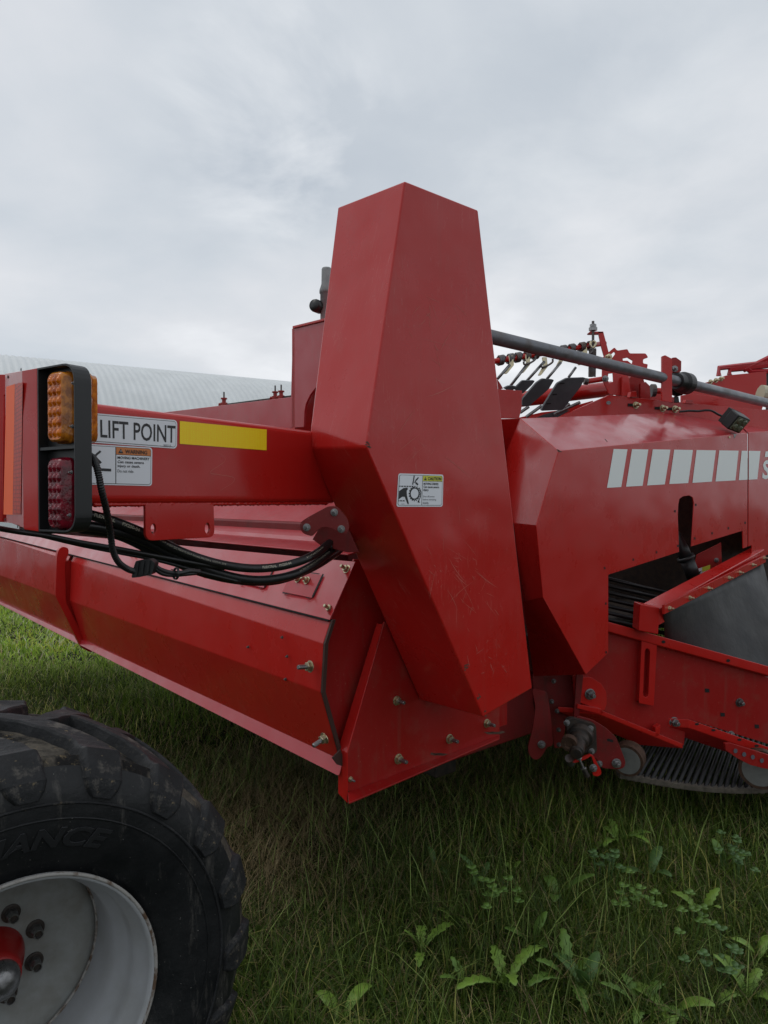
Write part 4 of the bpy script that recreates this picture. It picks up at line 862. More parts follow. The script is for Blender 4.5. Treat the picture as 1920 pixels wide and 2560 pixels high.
# front hopper and guard rails
hpp = dp(5.6, .2, 2.4)
hop = sheet('front_hopper', R3([(1200, 432), (1340, 396), (1420, 365), (1650, 343), (1650, 480), (1600, 640), (1200, 600)]), hpp, M['red'], H, .02, label='red front hopper wall')
sheet('front_hopper_side', R3([(1652, 350), (1780, 330), (1780, 600), (1652, 600)]), dp(6.0), M['black_iron'], H, .02)
for x, y in R3([(1327, 402), (1358, 394), (1388, 385)]): bolt_px(x, y, hpp, 6, hop, 'zinc')
rw = .022
for nm, q in (('guard_rail', [(1376, 368), (1376, 323), (1480, 312), (1760, 280)]), ('guard_rail', [(1438, 362), (1438, 333), (1520, 325), (1760, 297)]), ('guard_rail', [(1520, 335), (1590, 300), (1760, 215)]), ('guard_rail', [(1535, 320), (1560, 345), (1659, 342)])):
    MB().tube([at(*R3([p])[0], 6.0) for p in q], rw, 6).build(nm, M['red_pale'], H)
# work lamp on the shield
wl = at(*L3([(1285, 985)])[0], 4.35); Y_ = V3((.30, -.72, -.62)).normalized(); X_ = V3((.80, .42, -.22)); X_ = (X_ - Y_ * X_.dot(Y_)).normalized(); Z_ = X_.cross(Y_); Z_ = -Z_ if Z_.z < 0 else Z_
def wlb(name, cx, cy_, cz, sx, sy, sz, mat, parent, bevel=.004):
    o = wl + X_ * (cx - sx / 2) + Y_ * (cy_ - sy / 2) + Z_ * (cz - sz / 2); return MB().box(o, X_ * sx, Y_ * sy, Z_ * sz).build(name, mat, parent, bevel=bevel)
lamp = wlb('work_lamp', 0, 0, 0, .125, .07, .105, M['black_pl'], H, .008)
wlb('lamp_lens', 0, .036, 0, .105, .006, .085, M['glass'], lamp, .002)
for a in (-.025, .025):
    for b_ in (-.02, .02): MB().lathe([(0, .019), (.004, .017), (.007, .008), (.007, .001)], wl + X_ * a + Z_ * b_ + Y_ * .04, Y_, 14).build('lamp_reflector', M['glass'], lamp, smooth='all')
for k in range(7): wlb('cooling_fin', -.054 + k * .018, -.048, 0, .005, .03, .10, M['black_pl'], lamp, .001)
MB().box(wl + V3((-.095, .0, -.115)), V3((.075, 0, -.012)), V3((0, .03, 0)), V3((.03, .0, .05))).build('lamp_bracket', M['steel'], lamp, bevel=.003)
bolt(wl + V3((-.06, -.02, -.10)), V3((0, -1, 0)), .016, lamp, 'zinc')
MB().tube(spline([at(*L3([q])[0], 4.42) for q in ((1160, 940), (1080, 900), (1010, 862), (940, 856), (860, 866), (760, 862), (640, 872))], 5), .007, 6).build('lamp_cable', M['hose'], lamp, smooth='all')

# ---- light bracket with lamps at the beam end
LO = V3((-.434 * 1.44, 1.44, 0)); RR = V3((.836, -.549, 0)).normalized()
zt = at(0, 908, 1.46).z; zb = at(0, 1332, 1.46).z
def LP(s_, f_, z_): return LO + RR * s_ + BE * f_ + ZZ * z_
def outl(inset, sl=-.134):
    return [LP(sl, 0, zb + inset), LP(-inset, 0, zb + inset), LP(-inset, 0, zt - inset), LP(sl, 0, zt - inset)]
o_ = rounded(outl(0), .042, 7, only=(1, 2)); i_ = rounded(outl(.0045, -.130), .039, 7, only=(1, 2)); k = len(o_); mb = MB()
vs_ = [p for p in o_] + [p for p in i_] + [p + BE * .038 for p in o_] + [p + BE * .038 for p in i_]
fs = []
for i in range(k):
    j = (i + 1) % k; fs += [(i, j, k + j, k + i), (i, 2 * k + i, 2 * k + j, j), (k + i, k + j, 3 * k + j, 3 * k + i), (2 * k + i, 3 * k + i, 3 * k + j, 2 * k + j)]
hs = facets('lamp_housing', vs_, fs, M['black_pl'], H, bevel=.001, label='black rounded lamp housing')
MB().prism([p + BE * .022 for p in i_], BE, .004).build('housing_plate', M['black_pl'], hs)
MB().box(LP(-.132, .002, at(0, 1122, 1.46).z), RR * .128, BE * .022, ZZ * .006).build('housing_divider', M['black_pl'], hs)
def led(name, s0, s1, y0, y1, f0, f1, ma, mrim, dirn=1, dep=1.46, label=None):
    za, zb_ = at(0, y1, dep).z, at(0, y0, dep).z
    def ring(g_, f_): return rounded([LP(s0 + g_, f_, za + g_), LP(s1 - g_, f_, za + g_), LP(s1 - g_, f_, zb_ - g_), LP(s0 + g_, f_, zb_ - g_)], .016 - g_ * .5, 5)
    R = [ring(-.003, f1), ring(-.003, f1 + (f0 - f1) * .35), ring(0, f1 + (f0 - f1) * .4), ring(0, f0 + (f1 - f0) * .12), ring(.004, f0)]; k = len(R[0])
    mb = MB(); mb.add([p for r in R for p in r], [(a * k + i, a * k + (i + 1) % k, (a + 1) * k + (i + 1) % k, (a + 1) * k + i) for a in range(4) for i in range(k)], 1)
    mb.add(R[-1], [tuple(range(k))], 0)
    cs = 3; rw_ = 6
    for a in range(cs):
        for b_ in range(rw_):
            cx = s0 + (s1 - s0) * (a + .5) / cs * .80 + (s1 - s0) * .10; cz = za + (zb_ - za) * (.05 + .9 * (b_ + .5) / rw_); rr_ = (s1 - s0) / cs * .40
            rz_ = (zb_ - za) / rw_ * .43; rx_ = (s1 - s0) / cs * .43; q_c = []
            for (hh, kk_) in ((-.0002, 1.0), (.0016, .93), (.0004, .76), (.0018, .66), (.0040, .42), (.0048, .16)):
                q_c += [LP(cx + math.cos(2 * math.pi * g / 14) * rx_ * kk_, f0 - hh * dirn, cz + math.sin(2 * math.pi * g / 14) * rz_ * kk_) for g in range(14)]
            mb.add(q_c, [(g * 14 + h_, g * 14 + (h_ + 1) % 14, (g + 1) * 14 + (h_ + 1) % 14, (g + 1) * 14 + h_) for g in range(5) for h_ in range(14)] + [tuple(range(70, 84))], 0)
    o = mb.build(name, [ma, mrim], hs, label=label)
    for p in o.data.polygons: p.use_smooth = len(p.vertices) == 4
    return o
led('marker_lamp', -.089, -.034, 928, 1103, -.006, .024, M['amber'], M['amber_d'], label='amber LED lamp on the near side of the housing')
led('tail_lamp', -.093, -.040, 1145, 1322, -.004, .024, M['redlens'], M['redlens'], label='dark red LED tail lamp')
led('marker_lamp', -.07, -.014, 935, 1106, .064, .040, M['amber'], M['amber_d'], -1, 1.49, label='amber LED lamp on the far side of the housing')
za_, zb2 = at(0, 1150, 1.49).z, at(0, 1315, 1.49).z
MB().prism(rounded([LP(-.07, .038, za_), LP(-.010, .038, za_), LP(-.010, .038, zb2), LP(-.07, .038, zb2)], .02, 5), BE, .006).build('lamp_back', M['black_pl'], hs, bevel=.002)
for x, y in L1([(855, 360), (838, 858), (826, 1386), (808, 1880)]): bolt(hit(x, y, pl(LP(-.012, .004, 0), BE)), -BE, .0042, hs, 'steel')
for x, y in L1([(492, 440), (464, 1800)]): bolt(hit(x, y, pl(LP(0, .018, 0), BE)), -BE, .0125, hs, 'head')
# red bracket box
W2 = LP(-.190, 0, 0); W1 = W2 + V3((-.58, .81, 0)).normalized() * .25
zt1, zb1 = zt, zb
zl_t = at(15, 934, W1.y).z; zl_b = at(8, 1303, W1.y).z
q_ = [W1 + ZZ * zl_b, W2 + ZZ * (zb1 + .006), W2 + ZZ * zt1, W1 + ZZ * zl_t]
br_ = MB().prism([q_[0], q_[1], q_[2], q_[3]], V3((.81, .58, 0)).normalized(), .005).build('light_bracket', M['red'], H, bevel=.0015, label='red sheet metal light bracket')
MB().prism([W2 + ZZ * (zb1 + .003), LP(-.1345, 0, zb1), LP(-.1345, 0, zt1), W2 + ZZ * zt1], BE, .005).build('bracket_face', M['red'], br_, bevel=.0015)
MB().prism([LP(-.1375, .0055, zb1), LP(-.1375, .05, zb1), LP(-.1375, .05, zt1), LP(-.1375, .0055, zt1)], RR, .003).build('bracket_return', M['red'], br_)
fpn = (W2 - W1).cross(ZZ).normalized(); f1p = (W2, fpn)
def on1(u_, y_): p = W1.lerp(W2, u_); return V3((p.x, p.y, y_))
lab = Label([(17, 967), (38.5, 960), (33, 1287), (10, 1286)], f1p, .0012); lab.poly([(0, 0), (1, 0), (1, 1), (0, 1)], M['fluo'], 0); lab.build('orange_strip', br_, 'fluorescent orange strip')
lab = Label([(38.8, 960), (58, 956), (53, 1287), (33.3, 1287)], f1p, .0012); lab.poly([(0, 0), (1, 0), (1, 1), (0, 1)], M['redref'], 0); lab.build('red_reflector', br_, 'dark red reflective strip')
mb = MB()
for x, y in L1([(248, 203), (95, 288), (210, 2008), (64, 1930)]): mb.add([hit(a, b_, f1p) + (fpn if fpn.y < 0 else -fpn) * .001 for a, b_ in oval(x, y, 1.6, 4.5, 8)], [tuple(range(8))])
mb.build('bolt_holes', M['dark'], br_, kind='stuff')
sheet('bracket_back', [(-60, 936), (16.5, 936), (16.5, 984), (9, 990), (8, 1245), (10, 1255), (6, 1305), (-60, 1305)], dp(1.95), M['red'], H, .03)

# ---- hoses
def dhose(px): return 1.69 + (px - 230) * (2.24 - 1.69) / 640 + max(0, px - 790) * .0030
def hose(name, pts, r, off=0.0, label=None, mat='hose', parent=H):
    c = spline([at(x, y, dhose(x) + off) for x, y in pts], 8); return c, MB().tube(c, r, 12).build(name, M[mat], parent, smooth='all', label=label)
hA, oA = hose('hydraulic_hose', [(60, 1262), (150, 1270), (228, 1288), (290, 1306), (370, 1338), (450, 1378), (540, 1408), (630, 1421), (710, 1414), (780, 1390), (835, 1348), (872, 1316), (900, 1285)], .0128, .03)
hB, oB = hose('hydraulic_hose', [(60, 1322), (150, 1320), (228, 1316), (330, 1340), (430, 1386), (520, 1424), (600, 1446), (670, 1449), (745, 1432), (808, 1394), (858, 1350), (895, 1312)], .0132, .05)
hC, oC = hose('hydraulic_hose', [(200, 1322), (300, 1340), (400, 1388), (500, 1430), (600, 1452), (690, 1452), (770, 1425), (830, 1390), (880, 1350)], .012, .075)
hose('thin_cable', [(-20, 1318), (50, 1330), (120, 1340), (200, 1356), (300, 1373), (400, 1392), (470, 1405), (560, 1420)], .0062, .03)
hose('thin_cable', [(100, 1338), (200, 1362), (300, 1382), (400, 1402), (500, 1430), (600, 1455)], .005, .04)
def curve_text(body, path, s0, height, r, parent, bold=.0, gap=1.0):
    vs_, fs, asp = text_mesh(body, bold); cum = [0]
    for a, b_ in zip(path[:-1], path[1:]): cum.append(cum[-1] + (b_ - a).length)
    wd = height * asp * gap; out_ = []
    for x, y in vs_:
        s_ = s0 + x * wd; i = max(0, min(len(path) - 2, int(np.searchsorted(cum, s_)) - 1)); tt = (s_ - cum[i]) / (cum[i + 1] - cum[i]); p = path[i].lerp(path[i + 1], tt)
        T = (path[i + 1] - path[i]).normalized(); n0 = (V3((0, 0, EYE)) - p); n0 = (n0 - T * n0.dot(T)).normalized(); bb_ = n0.cross(T); bb_ = -bb_ if bb_.z < 0 else bb_
        a = (y - .5) * height / r + .25; out_.append(p + (n0 * math.cos(a) + bb_ * math.sin(a)) * (r + .0006))
    MB().add(out_, fs).build('hose_print', M['hose_ink'], parent)
    return s0 + wd
def arc_at(path, px):
    s_ = 0
    for a, b_ in zip(path[:-1], path[1:]):
        if 960 + F * b_.x / b_.y > px: return s_
        s_ += (b_ - a).length
    return s_
curve_text('FLEXTRAL', hA, arc_at(hA, 230), .0085, .0128, oA, .03, 1.15); curve_text('PX250-04', hA, arc_at(hA, 308), .0085, .0128, oA, .03, 1.15)
curve_text("1/4\" WP  EN857 2SC MSHA IC-G/14  Exceeds SAE100R16  USCO-H  2018", hA, arc_at(hA, 395), .0052, .0128, oA, 0, 1.0)
curve_text('FLEXTRAL   PX250-04', hA, arc_at(hA, 655), .0075, .0128, oA, .03, 1.1); curve_text('1/4" WP EN857 2SC MSHA IC-G/14', hA, arc_at(hA, 765), .0048, .0128, oA)
curve_text('EXCEEDS SAE100R16 USCO-H 2018 FLEXTRAL PX250-04', hB, arc_at(hB, 745), .0048, .0132, oB)
# corrugated loom to the plug
lm = spline([at(x, y, d_) for x, y, d_ in ((224, 1138, 1.52), (236, 1150, 1.50), (246, 1185, 1.49), (254, 1225, 1.50), (266, 1275, 1.54), (276, 1330, 1.60), (282, 1375, 1.63), (296, 1405, 1.66), (318, 1422, 1.70), (335, 1428, 1.72))], 14)
rs = [.0066 + (.0012 if i % 2 else -.0002) for i in range(len(lm))]
MB().tube(lm, rs, 12).build('corrugated_loom', M['black_pl'], H, smooth=False)
cpn = pl((0, 1.72, 0), V3((0, 1, 0)))
plug = sheet('cable_plug', R1([(612, 1040), (625, 1000), (690, 990), (715, 1010), (700, 1062), (640, 1075), (605, 1078)]), cpn, M['black_pl'], H, .03, .003, r=.004)
for k in range(3): sheet('plug_rib', R1([(625 + k * 26, 1005 - k * 3), (640 + k * 26, 1003 - k * 3), (632 + k * 26, 1068 - k * 4), (617 + k * 26, 1070 - k * 4)]), dp(1.715), M['black_pl'], plug, .006, .001)
hose('thin_cable', [(384, 1412), (400, 1424), (425, 1432), (450, 1433), (475, 1428), (500, 1430)], .0065, -.08)
hose('thin_cable', [(384, 1420), (405, 1434), (430, 1438), (460, 1436), (490, 1433)], .005, -.08)
for px_, py_ in ((440, 1434), (822, 1366)):
    pp0 = at(px_, py_, dhose(px_) + (-.08 if px_ < 500 else .03)); MB().lathe([(-.003, .0135), (-.003, .0155), (.003, .0155), (.003, .0135)], pp0, V3((.6, .5, .6 if px_ > 500 else -.1)), 16).build('cable_tie', M['black_pl'], H)

# ---- wheel
WC = V3((-.783, 1.495, EYE - 1.102)); WD = V3((math.cos(math.radians(40)), math.sin(math.radians(40)), 0)); WN = V3((-WD.y, WD.x, 0))
wheel = bpy.data.objects.new('wheel', None); link(wheel, H); wheel.location = WC; wheel['label'] = 'near wheel with white rim and muddy tyre'
wheel.rotation_euler = (0, 0, math.radians(40))       # local x = along, y = inwards
def wlink(o, parent): COL.objects.link(o); o.parent = parent; return o
def wbuild(mb, name, mats, bevel=0, smooth=False, label=None):
    o = mb.build(name, mats, None, bevel=bevel, smooth=smooth, label=label); o.parent = wheel; return o
def R_tyre(w_):  # outer radius across the tread
    t_ = (w_ - .25) / .2; return .586 - .020 * abs(t_) ** 2.2
prof = [(.015, .285), (.0, .300), (-.018, .335), (-.035, .40), (-.040, .455), (-.030, .50), (-.008, .528), (.014, .545), (.040, R_tyre(.05) - .031)] + [(w_, R_tyre(w_) - .034) for w_ in (.09, .14, .2, .25, .3, .36, .42, .46)] + [(.49, .53), (.52, .45), (.51, .36), (.48, .285)]
YA = V3((0, 1, 0))
tyre = wbuild(MB().lathe(prof[:7], (0, 0, 0), YA, 96, 0).lathe(prof[6:], (0, 0, 0), YA, 96, 1), 'tyre', [M['tyre'], M['tyre_pack']], smooth='all')
def tube_ring(r_, w_, th): return MB().lathe([(w_ + th * math.cos(a), r_ + th * math.sin(a)) for a in [k * math.pi / 3 for k in range(7)]], (0, 0, 0), YA, 96)
wbuild(tube_ring(.424, -.0375, .0026), 'sidewall_ring', M['tyre'], smooth='all'); wbuild(tube_ring(.458, -.0400, .0036), 'sidewall_ring', M['tyre_mud'], smooth='all')
# rim
rimp = [(-.012, .302), (-.018, .297), (-.016, .289), (-.004, .286), (.018, .284), (.035, .272), (.06, .268), (.085, .266), (.105, .250), (.16, .246), (.30, .244), (.46, .25)]
wbuild(MB().lathe(rimp, (0, 0, 0), YA, 96), 'rim', M['rim'], smooth='all')
wbuild(tube_ring(.2985, -.0165, .0045), 'rim_edge', M['rimrust'], smooth='all')
wbuild(MB().lathe([(.262, .2455), (.25, .243), (.235, .238), (.228, .225), (.232, .20), (.245, .17), (.25, .14), (.25, .06), (.25, .001)], (0, 0, 0), YA, 72), 'wheel_disc', M['disc'], smooth='all')
wbuild(MB().lathe([(.238, .2475), (.232, .2440), (.243, .2395), (.252, .2455)], (0, 0, 0), YA, 72), 'weld_ring', M['rimrust'], smooth='all')
wbuild(MB().lathe([(.252, .075), (.235, .072), (.205, .062), (.18, .052), (.16, .048), (.158, .03)], (0, 0, 0), YA, 40), 'hub', M['red_dirty'], smooth='all')
wbuild(MB().lathe([(.17, .043), (.150, .043), (.132, .038), (.12, .026), (.115, .012), (.114, .0005)], (0, 0, 0), YA, 40), 'hub_cap', M['steel'], smooth='all')
nutm = None
for k in range(8):
    a = math.radians(20 + 45 * k)
    if nutm is None:
        mb = MB(); mb.lathe([(0, .022), (-.003, .022), (-.004, .018), (-.004, .0005)], (0, 0, 0), YA, 20, 1).lathe([(-.004, .0145), (-.020, .0145), (-.024, .012)], (0, 0, 0), YA, 6, 0).lathe([(-.024, .012), (-.034, .0115), (-.034, .009), (-.026, .0085)], (0, 0, 0), YA, 16, 0).lathe([(-.027, .009), (-.027, .0003)], (0, 0, 0), YA, 12, 1)
        n_ = wbuild(mb, 'wheel_nut', [M['steel'], M['black_iron']]); nutm = n_.data
    else: n_ = bpy.data.objects.new('wheel_nut', nutm); wlink(n_, wheel)
    n_.location = (math.cos(a) * .105, .25, math.sin(a) * .105)
wbuild(MB().tube([V3((.07, .22, .205)), V3((.085, .19, .215)), V3((.09, .17, .235))], .004, 8), 'valve_stem', M['steel'])
# tread lugs
CARC = [(.30, R_tyre(.30) - .034), (.25, R_tyre(.25) - .034), (.2, R_tyre(.2) - .034), (.14, R_tyre(.14) - .034), (.09, R_tyre(.09) - .034), (.040, R_tyre(.05) - .031), (.014, .545), (-.006, .525), (-.030, .50), (-.038, .468)]
def carc(s_):
    L = [0]
    for a, b_ in zip(CARC[:-1], CARC[1:]): L.append(L[-1] + math.hypot(b_[0] - a[0], b_[1] - a[1]))
    d = s_ * L[-1]; f = lambda d_: (float(np.interp(d_, L, [p[0] for p in CARC])), float(np.interp(d_, L, [p[1] for p in CARC])))
    w_, R = f(d); w1, R1_ = f(max(0, d - .03)); w2_, R2_ = f(min(L[-1], d + .03)); tw, tR = w2_ - w1, R2_ - R1_; l_ = math.hypot(tw, tR)
    return w_, R, tR / l_, -tw / l_
def lug_mesh(side):
    n_ = 20; mb = MB(); vs_ = []
    for i in range(n_ + 1):
        t_ = i / n_; w_, R, nw, nR = carc(t_); h_ = .028 if t_ < .55 else .028 - .018 * ((t_ - .55) / .45) ** 1.1
        th_ = .50 * t_ ** .85 if t_ < .6 else .50 * .6 ** .85 + .10 * (t_ - .6)
        hw = (.030 + .016 * t_) * (.7 if i == 0 else 1) * (1 - .5 * max(0, (t_ - .88) / .12)) + .0025 * math.sin(i * 2.1)
        for (sgn, top) in ((-1.16, -.15), (-1, .8), (-.86, 1), (.86, 1), (1, .8), (1.16, -.15)):
            rr = R + nR * h_ * top; ww = w_ + nw * h_ * top; a = math.pi / 2 - (th_ + sgn * hw / R)
            if side: ww = .5 - ww
            vs_.append(V3((math.cos(a) * rr, ww, math.sin(a) * rr)))
    k = 6; fs = [(i * k + j, i * k + j + 1, (i + 1) * k + j + 1, (i + 1) * k + j) for i in range(n_) for j in range(k - 1)] + [tuple(range(k - 1, -1, -1)), tuple(n_ * k + j for j in range(k))]
    return mb.add(vs_, fs)
NL = 19; lm0 = None
for side in (0, 1):
    base = None
    for k in range(NL):
        if base is None:
            o = wbuild(lug_mesh(side), 'tread_lug', M['tyre_mud']); base = o.data
            bm = bmesh.new(); bm.from_mesh(base); bmesh.ops.recalc_face_normals(bm, faces=bm.faces); bm.to_mesh(base); bm.free()
        else: o = bpy.data.objects.new('tread_lug', base); wlink(o, wheel)
        b = o.modifiers.new('b', 'BEVEL'); b.width = .004; b.segments = 2
        o.rotation_euler = (0, (k + .5 * side) * 2 * math.pi / NL, 0)
# raised sidewall lettering
vs_, fs, asp = text_mesh('ALLIANCE', .03)
mb = MB(); hgt = .046; r0 = .360
def wloc(px, py, w_):
    p = hit(px, py, (WC + WN * w_, WN)) - WC; return p.dot(WD), p.z
ex_, ez_ = wloc(262, 2104, -.035); aend = math.atan2(ez_, ex_); span = .95
for layer in (0, 1):
    pass
pts = []
for x, y in vs_:
    rr = r0 + y * hgt; a = aend + (1 - x) * span - (y - .5) * .035; ww = float(np.interp(rr, [.335, .40, .455, .50], [-.018, -.035, -.040, -.030])) - .004
    pts.append(V3((math.cos(a) * rr, ww, math.sin(a) * rr)))
mb.add(pts + [p + V3((0, .006, 0)) for p in pts], fs); lt = wbuild(mb, 'raised_lettering', material('worn_rubber_letters', (.017, .018, .020), .45))
s_ = lt.modifiers.new('s', 'SOLIDIFY'); s_.thickness = .003; b = lt.modifiers.new('b', 'BEVEL'); b.width = .0008; b.segments = 1
# far wheel glimpsed in the dark under the body
w2 = bpy.data.objects.new('wheel', None); link(w2, H); w2.location = V3((1.05, 5.4, .6)); w2.rotation_euler = (0, 0, math.radians(40)); w2['label'] = 'dark far wheel under the body'
for c in list(wheel.children):
    if c.name.split('.')[0] in ('tyre', 'tread_lug', 'wheel_disc', 'rim'):
        n_ = c.copy(); COL.objects.link(n_); n_.parent = w2

# ================================================================== GRASS
def grass():
    PX, PY, L, W_, TILTS, KIND = [], [], [], [], [], []
    def patch(x0, x1, y0, y1, dens, l0, l1, wd):
        n = int((x1 - x0) * (y1 - y0) * dens); x = rng.uniform(x0, x1, n); y = rng.uniform(y0, y1, n)
        keep = (np.abs(x) < y * .62 + .9); x, y = x[keep], y[keep]; n = len(x)
        cl = .5 + .5 * np.sin(x * 3.1 + 1.3 * np.sin(y * 2.2)) * np.sin(y * 2.7 + x)
        l = rng.uniform(l0, l1, n) * (.65 + .7 * cl) * rng.choice([.6, 1, 1, 1.5], n)
        PX.append(x); PY.append(y); L.append(l); W_.append(np.full(n, wd) * rng.uniform(.6, 1.3, n)); TILTS.append(rng.uniform(.25, 1.9, n)); KIND.append(rng.random(n))
    patch(-1.4, 2.6, 1.9, 3.1, 12500, .05, .13, .0042); patch(-2.2, 3.8, 3.1, 4.8, 7500, .05, .125, .0050)
    patch(-4.4, 5.5, 4.8, 7.5, 2600, .06, .11, .0068); patch(-8, 9, 7.5, 14, 1100, .05, .10, .012)
    npatch = sum(len(a) for a in PX); patch(-1.4, 3.0, 2.0, 4.6, 260, .12, .26, .0036)
    x = np.concatenate(PX); y = np.concatenate(PY); l = np.concatenate(L); wd = np.concatenate(W_); tl = np.concatenate(TILTS); kd = np.concatenate(KIND); n = len(x)
    # trampled dry patch below the machine
    dry = np.exp(-(((x + .62) / .40) ** 2 + ((y - 3.45) / .55) ** 2)) + .55 * np.exp(-(((x + .2) / 1.6) ** 2 + ((y - 4.6) / .9) ** 2))
    isdry = rng.random(n) < np.clip(dry * 1.1 + .12, 0, .93); tl = np.where(isdry, rng.uniform(.9, 1.5, n), tl); l = np.where(isdry, l * 1.15, l); wd = np.where(isdry, wd * .6, wd)
    az = rng.uniform(0, 2 * np.pi, n); z = gz(x, y); S = 4
    ca, sa = np.cos(az), np.sin(az); tx, ty = -sa, ca
    V = np.zeros((n, 2 * S - 1 + 0, 3)); V = np.zeros((n, 7, 3)); ang0 = tl * .35; cx, cy, cz = x.copy(), y.copy(), z.copy() - .004
    for i in range(4):
        wv = wd * (1, .9, .62, 0)[i] / 2
        if i < 3:
            V[:, 2 * i] = np.c_[cx - tx * wv, cy - ty * wv, cz]; V[:, 2 * i + 1] = np.c_[cx + tx * wv, cy + ty * wv, cz]
        else: V[:, 6] = np.c_[cx, cy, cz]
        ang = ang0 + (tl - ang0) * (i + .5) / 2.2; st_ = l / 3
        cx = cx + np.sin(ang) * ca * st_; cy = cy + np.sin(ang) * sa * st_; cz = np.maximum(cz + np.cos(ang) * st_, z + .004)
    me = bpy.data.meshes.new('grass'); me.vertices.add(n * 7); me.vertices.foreach_set('co', V.ravel())
    base = (np.arange(n) * 7)[:, None]; q = np.array([0, 1, 3, 2, 2, 3, 5, 4, 4, 5, 6]); li = (base + q).ravel().astype(np.int32)
    ls = (np.arange(n) * 11)[:, None] + np.array([0, 4, 8]); me.loops.add(n * 11); me.loops.foreach_set('vertex_index', li); me.polygons.add(n * 3)
    me.polygons.foreach_set('loop_start', ls.ravel().astype(np.int32)); me.polygons.foreach_set('loop_total', np.tile([4, 4, 3], n).astype(np.int32))
    me.update(calc_edges=True); me.validate()
    at_ = me.color_attributes.new('tint', 'FLOAT_COLOR', 'POINT')
    g1, g2, g3, dr = np.array([.026, .060, .008]), np.array([.125, .19, .022]), np.array([.34, .33, .09]), np.array([.26, .20, .10])
    t_ = kd[:, None]; col = g1 * (1 - t_) + g2 * t_; col = np.where((kd > .93)[:, None], g3, col); big = (.8 + .35 * np.sin(x * 1.9 + y * .7) * np.sin(y * 1.3))[:, None]; col = col * big
    col = np.where(isdry[:, None], dr * rng.uniform(.45, 1.1, n)[:, None], col)
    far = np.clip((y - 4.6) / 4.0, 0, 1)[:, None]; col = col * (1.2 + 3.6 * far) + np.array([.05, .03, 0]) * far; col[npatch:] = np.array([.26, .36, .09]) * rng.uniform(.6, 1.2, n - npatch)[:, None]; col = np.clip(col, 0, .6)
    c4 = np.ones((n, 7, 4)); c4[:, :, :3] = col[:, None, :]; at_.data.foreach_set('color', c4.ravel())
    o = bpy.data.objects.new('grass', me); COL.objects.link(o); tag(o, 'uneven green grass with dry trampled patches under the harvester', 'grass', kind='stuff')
    m = material('grass_blades', (.06, .1, .02), .55); t = m.node_tree; b = t.nodes['Principled BSDF']; a = N(t, 'ShaderNodeAttribute'); a.attribute_name = 'tint'
    t.links.new(a.outputs['Color'], b.inputs['Base Color']); b.inputs['Specular IOR Level'].default_value = .3
    tr_ = N(t, 'ShaderNodeBsdfTranslucent'); t.links.new(a.outputs['Color'], tr_.inputs[0]); mxx = N(t, 'ShaderNodeMixShader'); mxx.inputs[0].default_value = .3
    t.links.new(b.outputs[0], mxx.inputs[1]); t.links.new(tr_.outputs[0], mxx.inputs[2]); t.links.new(mxx.outputs[0], t.nodes['Material Output'].inputs[0])
    me.materials.append(m)
grass()

# ---- weeds, each one a plant of its own
def leafmat(name, c):
    m = simple(name, c, .5, 0, 40, .3, .001); return m
LM = [leafmat('weed_leaf_green', (.12, .23, .035)), leafmat('weed_leaf_bright', (.19, .33, .045)), leafmat('weed_leaf_deep', (.08, .17, .04))]
def leaf(mb, o, az, L, wd, lift, lobed=True, curl=.5, mi=0):
    n_ = 14; d = V3((math.cos(az), math.sin(az), 0)); s_ = V3((-d.y, d.x, 0)); c = []; p = V3(o); ang = lift
    for i in range(n_ + 1):
        t_ = i / n_; w0 = wd * math.sin(math.pi * min(1, t_ * .93 + .04)) ** .8 * (.35 + .8 * t_) 
        if lobed: w0 *= (1 if i % 2 else .62)
        c.append((p.copy(), w0, ang)); p = p + (d * math.cos(ang) + ZZ * math.sin(ang)) * (L / n_); ang -= curl / n_ * 1.6
    vs_ = []
    for p, w0, a in c:
        upn = -d * math.sin(a) + ZZ * math.cos(a); vs_ += [p - s_ * w0 + upn * w0 * .25, p, p + s_ * w0 + upn * w0 * .25]
    mb.add(vs_, [(i * 3 + j, i * 3 + j + 1, (i + 1) * 3 + j + 1, (i + 1) * 3 + j) for i in range(n_) for j in (0, 1)], mi)
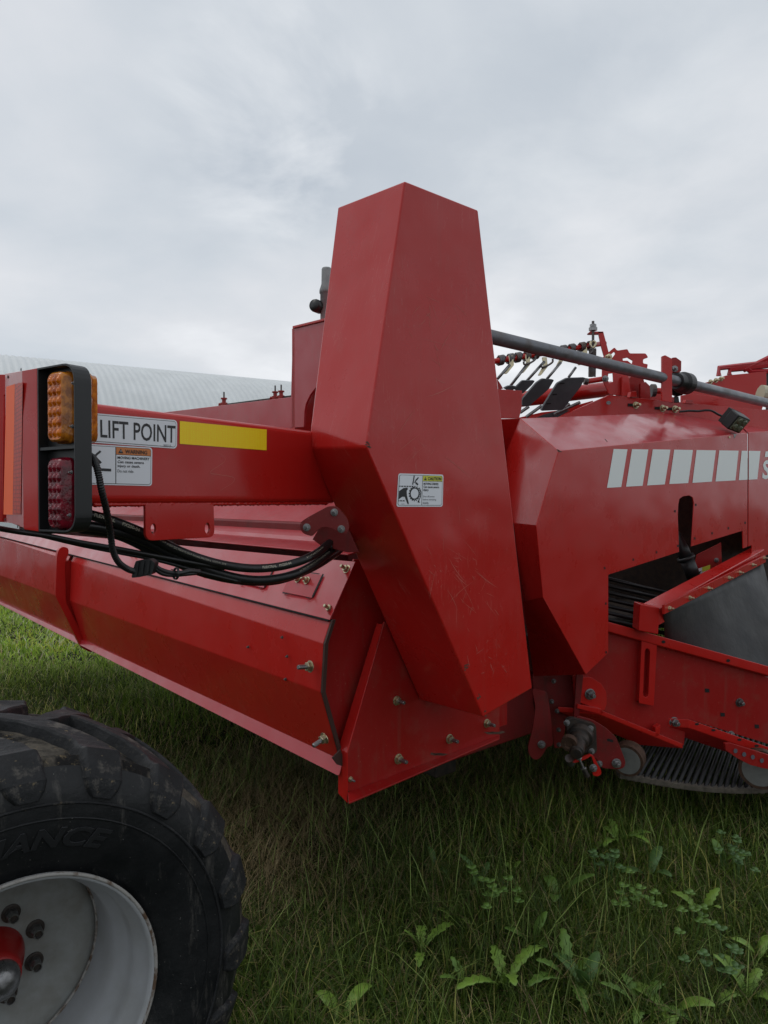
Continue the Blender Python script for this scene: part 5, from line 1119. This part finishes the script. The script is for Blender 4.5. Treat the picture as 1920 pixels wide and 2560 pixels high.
def weed(px, py, kind, size, label, seed, mi=0):
    random.seed(seed); r = ray(px, py); g_ = V3((0, 0, EYE)) + r * (-EYE / r.z); g_.z = float(gz(g_.x, g_.y))
    nm = {'dandelion': 'dandelion', 'clover': 'clover', 'broad': 'broadleaf_weed'}[kind]
    root = bpy.data.objects.new(nm, None); COL.objects.link(root); root.location = g_; tag(root, label, {'dandelion': 'dandelion', 'clover': 'clover', 'broad': 'weed'}[kind], group='weeds growing in the grass')
    def bld(mb, nm_, m_): 
        o = mb.build(nm_, m_, None, smooth='all'); o.parent = root; s2 = o.modifiers.new('s', 'SOLIDIFY'); s2.thickness = .0006
    if kind == 'clover':
        for k in range(random.randint(9, 14)):
            x, y, h_ = random.gauss(0, size * .4), random.gauss(0, size * .4), random.uniform(.11, .19); mb = MB()
            mb.tube([V3((x * .5, y * .5, 0)), V3((x * .8, y * .8, h_ * .6)), V3((x, y, h_))], .0011, 5)
            a0 = random.random() * 6
            for j in range(3):
                a = a0 + j * 2.094; c_ = V3((x + math.cos(a) * .011, y + math.sin(a) * .011, h_ + .002)); mb.add([c_ + V3((math.cos(b_) * .0125, math.sin(b_) * .0125, .003 * math.cos(b_ - a))) for b_ in [q * math.pi / 5 for q in range(10)]], [tuple(range(10))])
            bld(mb, 'leaf', LM[mi])
    else:
        n_ = random.randint(3, 6) if kind == 'dandelion' else random.randint(3, 5); a0 = random.random() * 6.3
        for k in range(n_):
            mb = MB(); a = a0 + k * 6.283 / n_ + random.uniform(-.4, .4); L_ = size * random.uniform(.7, 1.15)
            leaf(mb, V3((0, 0, .0)), a, L_, size * (.15 if kind == 'dandelion' else .17), random.uniform(.95, 1.4), kind == 'dandelion', random.uniform(.4, 1.2)); bld(mb, 'leaf', LM[mi])
W7 = [
 ((1150, 290), 'dandelion', .17, 'tall dandelion in the dark strip just below the small white roller', 1),
 ((1258, 400), 'broad', .15, 'narrow leaved weed upper right, second below the slatted web', 2),
 ((790, 385), 'broad', .07, 'small bright yellow green seedling below the drive cover tip', 1),
 ((535, 395), 'broad', .09, 'round bluish green leaf plant low in the shade right of the tyre', 2),
 ((690, 430), 'dandelion', .13, 'shaded dandelion straight below the cover tip', 2),
 ((938, 470), 'broad', .16, 'upright broad leaf weed in the middle of the grass at right', 0),
 ((735, 560), 'clover', .12, 'clover clump between the two dandelions at bottom centre', 0),
 ((1440, 520), 'dandelion', .17, 'large toothed dandelion leaf plant near the right edge', 1),
 ((1560, 410), 'clover', .12, 'clover clump at the right edge under the conveyor web', 2),
 ((1375, 620), 'clover', .16, 'wide feathery clover clump in the lower right grass', 0),
 ((480, 660), 'dandelion', .15, 'dandelion right of the tyre beside a tuft of straw', 1),
 ((210, 900), 'broad', .14, 'single broad leaf weed at the bottom edge beside the tyre', 1),
 ((765, 780), 'dandelion', .18, 'big bright dandelion at bottom centre', 1),
 ((985, 770), 'dandelion', .17, 'dandelion with long paired leaves right of bottom centre', 0),
 ((1040, 800), 'broad', .14, 'broad leaf weed touching the paired leaf dandelion', 2),
 ((1230, 860), 'dandelion', .15, 'dandelion at the bottom edge below the right clover', 0),
 ((1330, 880), 'broad', .16, 'large pale broad leaf weed at the bottom right edge', 1),
 ((1625, 650), 'broad', .13, 'light green weed at the far right edge of the grass', 1),
 ((595, 555), 'broad', .08, 'tiny yellowish seedling between shaded dandelion and straw', 1),
 ((1195, 545), 'clover', .09, 'small clover clump in the centre of the right hand grass', 0),
 ((1500, 330), 'broad', .13, 'slim upright weed under the right end of the conveyor web', 0),
 ((1480, 760), 'clover', .13, 'clover clump low in the right corner of the grass', 2),
 ((860, 640), 'broad', .12, 'leaning two leaf weed above the big bottom dandelion', 0),
 ((1100, 430), 'clover', .10, 'shaded clover clump left of the tall upper dandelion', 2),
 ((630, 780), 'dandelion', .13, 'half hidden dandelion left of the big bottom dandelion', 0),
 ((1590, 800), 'dandelion', .16, 'dandelion in the far bottom right corner', 1),
 ((1020, 640), 'broad', .09, 'small round leaved weed left of the feathery clover', 0),
]
for i, (p, k, s_, lb, mi) in enumerate(W7): x, y = R7([p])[0]; weed(x, y, k, s_ * 1.2, lb, 50 + i, mi)
